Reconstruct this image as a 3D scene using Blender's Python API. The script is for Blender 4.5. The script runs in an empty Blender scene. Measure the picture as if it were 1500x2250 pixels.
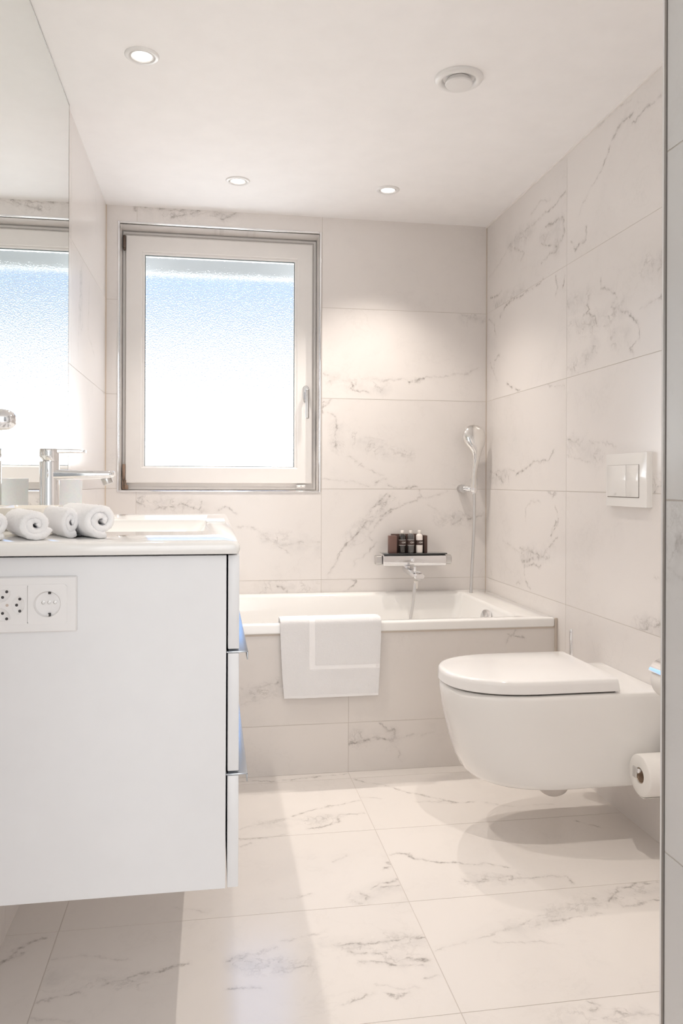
import bpy, bmesh, math, random
from mathutils import Vector, Matrix, noise

# ------------------------------------------------------------------ camera, world, lights, exposure
scene = bpy.context.scene
COL = scene.collection
PI = math.pi

YAW, ROLL, FPX, CAM_H, CY = 0.162967, 0.00372, 1730.08, 1.025, 1060.85
cam_data = bpy.data.cameras.new('camera')
cam = bpy.data.objects.new('camera', cam_data)
COL.objects.link(cam)
fwd = Vector((math.sin(YAW), math.cos(YAW), 0))
rgt0 = Vector((math.cos(YAW), -math.sin(YAW), 0))
upv0 = Vector((0, 0, 1))
rgt = rgt0 * math.cos(ROLL) + upv0 * math.sin(ROLL)
upv = -rgt0 * math.sin(ROLL) + upv0 * math.cos(ROLL)
mw = Matrix((rgt, upv, -fwd)).transposed().to_4x4()
mw.translation = Vector((0, 0, CAM_H))
cam.matrix_world = mw
cam_data.sensor_fit = 'VERTICAL'
cam_data.sensor_height = 36.0
cam_data.sensor_width = 24.0
cam_data.lens = FPX / 2250.0 * 36.0
cam_data.shift_y = -(1125.0 - CY) / 2250.0
cam_data.clip_start = 0.02
scene.camera = cam

vs = scene.view_settings
vs.view_transform = 'Standard'
vs.look = 'None'
vs.gamma = 1.0
vs.use_curve_mapping = False
vs.exposure = 0.36
scene.cycles.max_bounces = 12
scene.cycles.diffuse_bounces = 7
scene.cycles.glossy_bounces = 6
scene.cycles.transmission_bounces = 8
scene.cycles.sample_clamp_indirect = 8.0

WINDOW_SKY = 5.0      # daylight outside the window
HALL_SKY = 1.52       # daylight in the room behind the open doorway
SPOT_W = 29.0         # each recessed ceiling lamp
LAMP_COL = (1.0, 0.915, 0.835)

def ramp(nt, fac, stops, interp='LINEAR'):
    r = nt.nodes.new('ShaderNodeValToRGB')
    r.color_ramp.interpolation = interp
    el = r.color_ramp.elements
    el[0].position, el[0].color = stops[0][0], stops[0][1]
    el[1].position, el[1].color = stops[-1][0], stops[-1][1]
    for p, c in stops[1:-1]:
        e = el.new(p); e.color = c
    nt.links.new(fac, r.inputs[0])
    return r

def math_node(nt, op, a, b=None, c=None, clamp=False):
    n = nt.nodes.new('ShaderNodeMath'); n.operation = op; n.use_clamp = clamp
    for i, v in enumerate((a, b, c)):
        if v is None: continue
        if isinstance(v, (int, float)): n.inputs[i].default_value = v
        else: nt.links.new(v, n.inputs[i])
    return n.outputs[0]

world = bpy.data.worlds.new('world'); scene.world = world
world.use_nodes = True
nt = world.node_tree; nt.nodes.clear()
tc = nt.nodes.new('ShaderNodeTexCoord')
sp = nt.nodes.new('ShaderNodeSeparateXYZ'); nt.links.new(tc.outputs['Generated'], sp.inputs[0])
def G(v, a=1): return (v, v, v, a)
# garden side (+Y): bright haze low down, blue sky above; hall side (-Y): pale daylit room
sky = ramp(nt, math_node(nt, 'MULTIPLY_ADD', sp.outputs['Z'], 0.5, 0.5), [
    (0.0, (0.55, 0.56, 0.56, 1)), (0.42, (0.8, 0.81, 0.82, 1)), (0.50, (1, 1, 1, 1)), (0.535, (0.75, 0.77, 0.80, 1)),
    (0.565, (0.15, 0.162, 0.178, 1)), (0.590, (0.100, 0.112, 0.128, 1)), (0.605, (0.118, 0.132, 0.149, 1)), (0.618, (0.130, 0.146, 0.164, 1)), (0.628, (0.060, 0.082, 0.120, 1)), (0.68, (0.12, 0.2, 0.36, 1)), (1.0, (0.14, 0.25, 0.5, 1))])
b1 = nt.nodes.new('ShaderNodeBackground'); nt.links.new(sky.outputs[0], b1.inputs[0]); b1.inputs[1].default_value = WINDOW_SKY
hall_v = ramp(nt, math_node(nt, 'MULTIPLY_ADD', sp.outputs['Z'], 0.5, 0.5), [(0.0, (0.90, 0.86, 0.82, 1)), (0.44, (0.80, 0.77, 0.74, 1)), (0.47, (0.97, 0.98, 1.0, 1)), (1.0, (1, 1, 1, 1))])
hall_h = ramp(nt, math_node(nt, 'MULTIPLY_ADD', sp.outputs['X'], 0.5, 0.5), [(0.20, G(1.0)), (0.25, G(0.8)), (0.27, G(0.14)), (0.41, G(0.14)), (0.43, G(1.0)), (0.58, G(1.0)), (0.60, G(0.12)), (0.70, G(0.16)), (0.73, G(0.7)), (0.90, G(0.6))])  # bright and dark bands added to the hall to streak the chrome reflections
hm_ = nt.nodes.new('ShaderNodeVectorMath'); hm_.operation = 'MULTIPLY'; nt.links.new(hall_v.outputs[0], hm_.inputs[0]); nt.links.new(hall_h.outputs[0], hm_.inputs[1])
b2 = nt.nodes.new('ShaderNodeBackground'); nt.links.new(hm_.outputs[0], b2.inputs[0]); b2.inputs[1].default_value = HALL_SKY * 1.75
side = ramp(nt, math_node(nt, 'MULTIPLY_ADD', sp.outputs['Y'], 0.5, 0.5), [(0.49, G(1)), (0.51, G(0))])
mx = nt.nodes.new('ShaderNodeMixShader'); nt.links.new(side.outputs[0], mx.inputs[0])
nt.links.new(b1.outputs[0], mx.inputs[1]); nt.links.new(b2.outputs[0], mx.inputs[2])
wo = nt.nodes.new('ShaderNodeOutputWorld'); nt.links.new(mx.outputs[0], wo.inputs[0])

# ------------------------------------------------------------------ room measures (metres)
XL, XR, YB, ZC = -0.455, 1.263, 3.519, 2.222
ROWS = [-0.23, 0.179, 0.588, 0.997, 1.406, 1.815, 2.30]
TUBY, RIM = 2.75, 0.53

# ------------------------------------------------------------------ materials
def new_mat(name):
    m = bpy.data.materials.new(name); m.use_nodes = True
    nt = m.node_tree; nt.nodes.clear()
    out = nt.nodes.new('ShaderNodeOutputMaterial')
    p = nt.nodes.new('ShaderNodeBsdfPrincipled')
    nt.links.new(p.outputs[0], out.inputs[0])
    return m, nt, p

def set_in(p, **kw):
    for k, v in kw.items():
        k = k.replace('_', ' ')
        p.inputs[k].default_value = v

def noise_node(nt, vec, scale, detail=4, rough=0.6, dist=0.0):
    n = nt.nodes.new('ShaderNodeTexNoise')
    n.inputs['Scale'].default_value = scale; n.inputs['Detail'].default_value = detail
    n.inputs['Roughness'].default_value = rough; n.inputs['Distortion'].default_value = dist
    if vec is not None: nt.links.new(vec, n.inputs['Vector'])
    return n

def simple(name, col, rough=0.4, metal=0.0, bump=0.0, bscale=200, coat=0.0, var=0.015):
    """a plain finish with a slight procedural unevenness"""
    m, nt, p = new_mat(name)
    tcn = nt.nodes.new('ShaderNodeTexCoord')
    n = noise_node(nt, tcn.outputs['Object'], 9, 3)
    c0 = [max(0, c * (1 - var)) for c in col]; c1 = [min(1, c * (1 + var)) for c in col]
    r = ramp(nt, n.outputs[0], [(0.3, (*c0, 1)), (0.7, (*c1, 1))])
    nt.links.new(r.outputs[0], p.inputs['Base Color'])
    set_in(p, Roughness=rough, Metallic=metal)
    if coat: set_in(p, Coat_Weight=coat, Coat_Roughness=0.05)
    if bump:
        nb = noise_node(nt, tcn.outputs['Object'], bscale, 4, 0.7)
        b = nt.nodes.new('ShaderNodeBump'); b.inputs['Strength'].default_value = bump; b.inputs['Distance'].default_value = 0.002
        nt.links.new(nb.outputs[0], b.inputs['Height']); nt.links.new(b.outputs[0], p.inputs['Normal'])
    return m

M = dict(
    ceiling=simple('ceiling_plaster', (0.94, 0.925, 0.92), 0.9, bump=0.05, bscale=60),
    grout=simple('grout', (0.60, 0.555, 0.51), 0.8),
    grout_floor=simple('grout_floor', (0.62, 0.57, 0.53), 0.8),
    lacquer=simple('white_lacquer', (0.82, 0.825, 0.84), 0.30),
    ceramic=simple('white_ceramic', (0.88, 0.87, 0.85), 0.08, coat=0.5, var=0.004),
    enamel=simple('white_enamel', (0.88, 0.87, 0.85), 0.10, coat=0.4, var=0.004),
    seat=simple('white_seat', (0.86, 0.85, 0.84), 0.12, coat=0.3, var=0.004),
    chrome=simple('chrome', (0.86, 0.86, 0.87), 0.06, 1.0, var=0.0),
    satin=simple('satin_metal', (0.62, 0.61, 0.60), 0.28, 1.0),
    alu=simple('brushed_alu', (0.50, 0.53, 0.57), 0.22, 1.0),
    hose=simple('hose_metal', (0.66, 0.65, 0.64), 0.30, 0.85),
    plastic=simple('white_plastic', (0.84, 0.83, 0.82), 0.30),
    socket=simple('socket_plastic', (0.86, 0.85, 0.85), 0.35),
    dark=simple('dark_gap', (0.05, 0.045, 0.045), 0.6),
    hinge=simple('hinge_bronze', (0.16, 0.12, 0.10), 0.45, 0.6),
    rust=simple('hinge_rust', (0.30, 0.21, 0.16), 0.6, 0.2, var=0.2),
    upvc=simple('window_white', (0.84, 0.82, 0.80), 0.35),
    seal=simple('rubber_seal', (0.14, 0.18, 0.18), 0.6),
    silicone=simple('silicone', (0.60, 0.53, 0.46), 0.5),
    carton=simple('brown_carton', (0.085, 0.047, 0.037), 0.55, var=0.08),
    carton_light=simple('brown_carton_side', (0.16, 0.09, 0.075), 0.5, var=0.08),
    label=simple('brown_label', (0.065, 0.04, 0.036), 0.5),
    print_white=simple('white_print', (0.85, 0.82, 0.78), 0.5),
    glass_black=simple('black_glass', (0.03, 0.032, 0.035), 0.04, coat=1.0),
    paper=simple('tissue_paper', (0.86, 0.84, 0.81), 0.9, bump=0.25, bscale=500),
    card=simple('roll_core', (0.45, 0.33, 0.24), 0.8),
    shutter=simple('shutter_box', (0.68, 0.73, 0.75), 0.7),
    cream=simple('cream_ceramic', (0.88, 0.84, 0.77), 0.15, coat=0.3),
    wood_dark=simple('dark_trim', (0.33, 0.31, 0.29), 0.3, 0.7),
    cap=simple('bottle_cap', (0.78, 0.74, 0.70), 0.25),
    lotion=simple('white_lotion', (0.84, 0.78, 0.74), 0.18, coat=0.6),
    gel_black=simple('black_gel', (0.018, 0.014, 0.012), 0.08, coat=0.8),
    gel_grey=simple('grey_gel', (0.09, 0.085, 0.085), 0.08, coat=0.8),
)

def emission(name, col, s):
    m = bpy.data.materials.new(name); m.use_nodes = True
    nt = m.node_tree; nt.nodes.clear()
    o = nt.nodes.new('ShaderNodeOutputMaterial'); e = nt.nodes.new('ShaderNodeEmission')
    e.inputs[0].default_value = (*col, 1); e.inputs[1].default_value = s
    nt.links.new(e.outputs[0], o.inputs[0]); return m
M['bulb'] = emission('lamp_glow', (1.0, 0.95, 0.88), 4.0)

# frosted, hammered window glass
m, nt, p = new_mat('frosted_glass'); M['pane'] = m
tcn = nt.nodes.new('ShaderNodeTexCoord')
mp = nt.nodes.new('ShaderNodeMapping'); nt.links.new(tcn.outputs['Object'], mp.inputs[0])
n1 = noise_node(nt, mp.outputs[0], 170, 2, 0.5, 0.5)
bmp = nt.nodes.new('ShaderNodeBump'); bmp.inputs['Strength'].default_value = 0.85; bmp.inputs['Distance'].default_value = 0.0020
nt.links.new(n1.outputs[0], bmp.inputs['Height']); nt.links.new(bmp.outputs[0], p.inputs['Normal'])
set_in(p, Roughness=0.10, Transmission_Weight=1.0, IOR=1.35)
p.inputs['Base Color'].default_value = (0.98, 0.99, 1.0, 1)

# translucent white tumbler
m, nt, p = new_mat('frosted_tumbler'); M['tumbler'] = m
n1 = noise_node(nt, None, 20)
r = ramp(nt, n1.outputs[0], [(0.3, (0.86, 0.88, 0.92, 1)), (0.7, (0.9, 0.92, 0.95, 1))])
nt.links.new(r.outputs[0], p.inputs['Base Color'])
set_in(p, Roughness=0.35, Subsurface_Weight=0.3, Subsurface_Scale=0.03)

# mirror
m, nt, p = new_mat('mirror_silver'); M['mirror'] = m
p.inputs['Base Color'].default_value = (0.86, 0.885, 0.865, 1); set_in(p, Roughness=0.0, Metallic=1.0)

def terry(name, scale=420, strength=0.8, bands=None):
    m, nt, p = new_mat(name)
    tcn = nt.nodes.new('ShaderNodeTexCoord')
    a = noise_node(nt, tcn.outputs['Object'], scale, 3, 0.7)
    b = noise_node(nt, tcn.outputs['Object'], scale * 0.25, 3, 0.6)
    s = math_node(nt, 'MULTIPLY_ADD', b.outputs[0], 0.8, a.outputs[0])
    if bands:                                   # flat woven border stripes: smooth cloth there
        sepn = nt.nodes.new('ShaderNodeSeparateXYZ'); nt.links.new(tcn.outputs['Object'], sepn.inputs[0])
        acc = None
        for ax, lo, hi, olo, ohi in bands:
            v = sepn.outputs[ax]; o = sepn.outputs['Z' if ax == 'X' else 'X']
            t = math_node(nt, 'MULTIPLY', math_node(nt, 'GREATER_THAN', v, lo), math_node(nt, 'LESS_THAN', v, hi))
            t2 = math_node(nt, 'MULTIPLY', math_node(nt, 'GREATER_THAN', o, olo), math_node(nt, 'LESS_THAN', o, ohi))
            t = math_node(nt, 'MULTIPLY', t, t2)
            acc = t if acc is None else math_node(nt, 'MAXIMUM', acc, t)
        s = math_node(nt, 'MULTIPLY_ADD', math_node(nt, 'SUBTRACT', 1.0, acc), s, math_node(nt, 'MULTIPLY', acc, -0.6))
    bm_ = nt.nodes.new('ShaderNodeBump'); bm_.inputs['Strength'].default_value = strength; bm_.inputs['Distance'].default_value = 0.0022
    nt.links.new(s, bm_.inputs['Height']); nt.links.new(bm_.outputs[0], p.inputs['Normal'])
    r = ramp(nt, a.outputs[0], [(0.25, (0.90, 0.895, 0.90, 1)), (0.7, (0.94, 0.935, 0.94, 1))] if bands else [(0.25, (0.93, 0.92, 0.93, 1)), (0.7, (0.97, 0.965, 0.97, 1))])
    nt.links.new(r.outputs[0], p.inputs['Base Color'])
    set_in(p, Roughness=0.95, Sheen_Weight=0.25)
    return m
M['terry'] = terry('terry_cloth', 500, 0.4)
M['bath_towel'] = terry('bath_towel_cloth', 600, 0.8, bands=[('X', 0.337, 0.358, 0.372, 1), ('Z', 0.372, 0.387, 0.337, 1), ('Z', 0, 0.283, -1, 1)])

# ---- marble: a base of faint clouding plus traced strokes, one material per tile
def vein_group():
    g = bpy.data.node_groups.new('vein_stroke', 'ShaderNodeTree')
    g.interface.new_socket('P', in_out='INPUT', socket_type='NodeSocketVector')
    g.interface.new_socket('A', in_out='INPUT', socket_type='NodeSocketVector')
    g.interface.new_socket('D', in_out='INPUT', socket_type='NodeSocketVector')
    g.interface.new_socket('InvDD', in_out='INPUT', socket_type='NodeSocketFloat')
    g.interface.new_socket('InvWidth', in_out='INPUT', socket_type='NodeSocketFloat')
    g.interface.new_socket('Strength', in_out='INPUT', socket_type='NodeSocketFloat')
    g.interface.new_socket('Previous', in_out='INPUT', socket_type='NodeSocketFloat')
    g.interface.new_socket('Mask', in_out='OUTPUT', socket_type='NodeSocketFloat')
    i = g.nodes.new('NodeGroupInput'); o = g.nodes.new('NodeGroupOutput'); L = g.links.new
    def vm(op, a, b=None, s=None):
        n = g.nodes.new('ShaderNodeVectorMath'); n.operation = op
        L(a, n.inputs[0])
        if b is not None: L(b, n.inputs[1])
        if s is not None: L(s, n.inputs['Scale'])
        return n
    pa = vm('SUBTRACT', i.outputs['P'], i.outputs['A']).outputs[0]
    t = vm('DOT_PRODUCT', pa, i.outputs['D']).outputs['Value']
    t = math_node(g, 'MULTIPLY', t, i.outputs['InvDD'], clamp=True)
    q = vm('SCALE', i.outputs['D'], s=t).outputs[0]
    d = vm('DISTANCE', pa, q).outputs['Value']
    k = math_node(g, 'MULTIPLY', d, i.outputs['InvWidth'])
    k = math_node(g, 'SUBTRACT', 1.0, k, clamp=True)
    k = math_node(g, 'MULTIPLY', k, i.outputs['Strength'])
    k = math_node(g, 'MAXIMUM', k, i.outputs['Previous'])
    L(k, o.inputs[0])
    return g
VG = vein_group()
KIND = {'s': (0.017, 1.0), 'm': (0.015, 0.88), 'f': (0.014, 0.74)}

def marble(name, plane, strokes, seed, rough=0.22, tone=(0.80, 0.765, 0.74), faint=1.0):
    m, nt, p = new_mat(name)
    rnd = random.Random(seed)
    g = nt.nodes.new('ShaderNodeTexCoord'); sx = nt.nodes.new('ShaderNodeSeparateXYZ'); nt.links.new(g.outputs['Object'], sx.inputs[0])
    cb = nt.nodes.new('ShaderNodeCombineXYZ')
    ax = {'R': 'YZ', 'L': 'YZ', 'W': 'YZ', 'B': 'XZ', 'P': 'XZ', 'F': 'XY'}[plane]
    nt.links.new(sx.outputs[ax[0]], cb.inputs[0]); nt.links.new(sx.outputs[ax[1]], cb.inputs[1])
    uv = cb.outputs[0]
    off = nt.nodes.new('ShaderNodeVectorMath'); off.operation = 'ADD'; nt.links.new(uv, off.inputs[0])
    off.inputs[1].default_value = (rnd.uniform(-50, 50), rnd.uniform(-50, 50), rnd.uniform(-9, 9))
    def vm(op, a, b):
        n = nt.nodes.new('ShaderNodeVectorMath'); n.operation = op
        for i, v in enumerate((a, b)):
            if isinstance(v, tuple): n.inputs[i].default_value = v
            else: nt.links.new(v, n.inputs[i])
        return n.outputs[0]
    na = noise_node(nt, off.outputs[0], 11, 6, 0.72)
    da = vm('MULTIPLY', vm('SUBTRACT', na.outputs['Color'], (0.5, 0.5, 0.5)), (0.060, 0.060, 0))
    nfine = noise_node(nt, off.outputs[0], 42, 4, 0.65)
    db = vm('MULTIPLY', vm('SUBTRACT', nfine.outputs['Color'], (0.5, 0.5, 0.5)), (0.020, 0.020, 0))
    P = vm('ADD', vm('ADD', uv, da), db)
    # traced line strokes
    acc = 0.0; cl = 0.0
    for kind, pts in strokes:
        for (a, b) in zip(pts[:-1], pts[1:]):
            n = nt.nodes.new('ShaderNodeGroup'); n.node_tree = VG
            nt.links.new(P, n.inputs['P'])
            dx, dy = b[0] - a[0], b[1] - a[1]
            n.inputs['A'].default_value = (a[0], a[1], 0); n.inputs['D'].default_value = (dx, dy, 0)
            n.inputs['InvDD'].default_value = 1 / max(1e-6, dx * dx + dy * dy)
            if kind == 'c':
                n.inputs['InvWidth'].default_value = 1 / 0.05; n.inputs['Strength'].default_value = 1.0
                if not isinstance(cl, float): nt.links.new(cl, n.inputs['Previous'])
                cl = n.outputs[0]
            else:
                w, s = KIND[kind]
                n.inputs['InvWidth'].default_value = 1 / w; n.inputs['Strength'].default_value = s
                if not isinstance(acc, float): nt.links.new(acc, n.inputs['Previous'])
                acc = n.outputs[0]
    # breakup along the stroke
    nb = noise_node(nt, off.outputs[0], 38, 4, 0.6)
    br = ramp(nt, nb.outputs[0], [(0.36, G(0.22)), (0.62, G(1))]).outputs[0]
    if isinstance(acc, float):
        vz = nt.nodes.new('ShaderNodeValue'); vz.outputs[0].default_value = 0.0; acc = vz.outputs[0]
    core = ramp(nt, acc, [(0.50, G(0)), (0.72, G(0.38)), (0.88, G(1))]).outputs[0]
    halo = math_node(nt, 'MULTIPLY', acc, 0.11)
    line = math_node(nt, 'MULTIPLY', core, math_node(nt, 'MULTIPLY', br, br))
    line = math_node(nt, 'MULTIPLY_ADD', line, 0.64, math_node(nt, 'MULTIPLY', halo, br))
    # halo cloud: patchy
    nc = noise_node(nt, off.outputs[0], 14, 6, 0.68, 0.4)
    cc = ramp(nt, nc.outputs[0], [(0.40, G(0)), (0.66, G(1))]).outputs[0]
    cloud = math_node(nt, 'MULTIPLY', cl, cc)
    # self-grown hairlines inside the clouds
    nh = noise_node(nt, vm('MULTIPLY', off.outputs[0], (1, 1, 1)), 7.5, 7, 0.66, 0.3)
    hh = math_node(nt, 'ABSOLUTE', math_node(nt, 'SUBTRACT', nh.outputs[0], 0.5))
    hair = ramp(nt, hh, [(0.0, G(1)), (0.022, G(0))]).outputs[0]
    hm = math_node(nt, 'MULTIPLY', hair, math_node(nt, 'MULTIPLY', math_node(nt, 'MULTIPLY', cl, br), 0.45))
    # faint overall clouding and rare faint veins everywhere
    nf = noise_node(nt, off.outputs[0], 2.6, 6, 0.6, 0.5)
    ff = ramp(nt, nf.outputs[0], [(0.46, G(0)), (0.75, G(1))]).outputs[0]
    g1 = math_node(nt, 'MULTIPLY', math_node(nt, 'MULTIPLY', hair, ff), 0.10 * faint)
    tot = math_node(nt, 'MAXIMUM', math_node(nt, 'MAXIMUM', line, hm), g1)
    soft = math_node(nt, 'ADD', math_node(nt, 'MULTIPLY', cloud, 0.30), math_node(nt, 'MULTIPLY', ff, 0.10 * faint), clamp=True)
    def mix(fac, a, b):
        n = nt.nodes.new('ShaderNodeMix'); n.data_type = 'RGBA'; nt.links.new(fac, n.inputs[0])
        for i, v in ((6, a), (7, b)):
            if isinstance(v, tuple): n.inputs[i].default_value = (*v, 1)
            else: nt.links.new(v, n.inputs[i])
        return n.outputs[2]
    k = rnd.uniform(-0.012, 0.012)
    base = tuple(c + k for c in tone)
    col = mix(soft, base, (0.42, 0.41, 0.40))
    col = mix(tot, col, (0.25, 0.22, 0.20))
    nt.links.new(col, p.inputs['Base Color'])
    set_in(p, Roughness=rough, Specular_IOR_Level=0.5)
    return m
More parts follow.
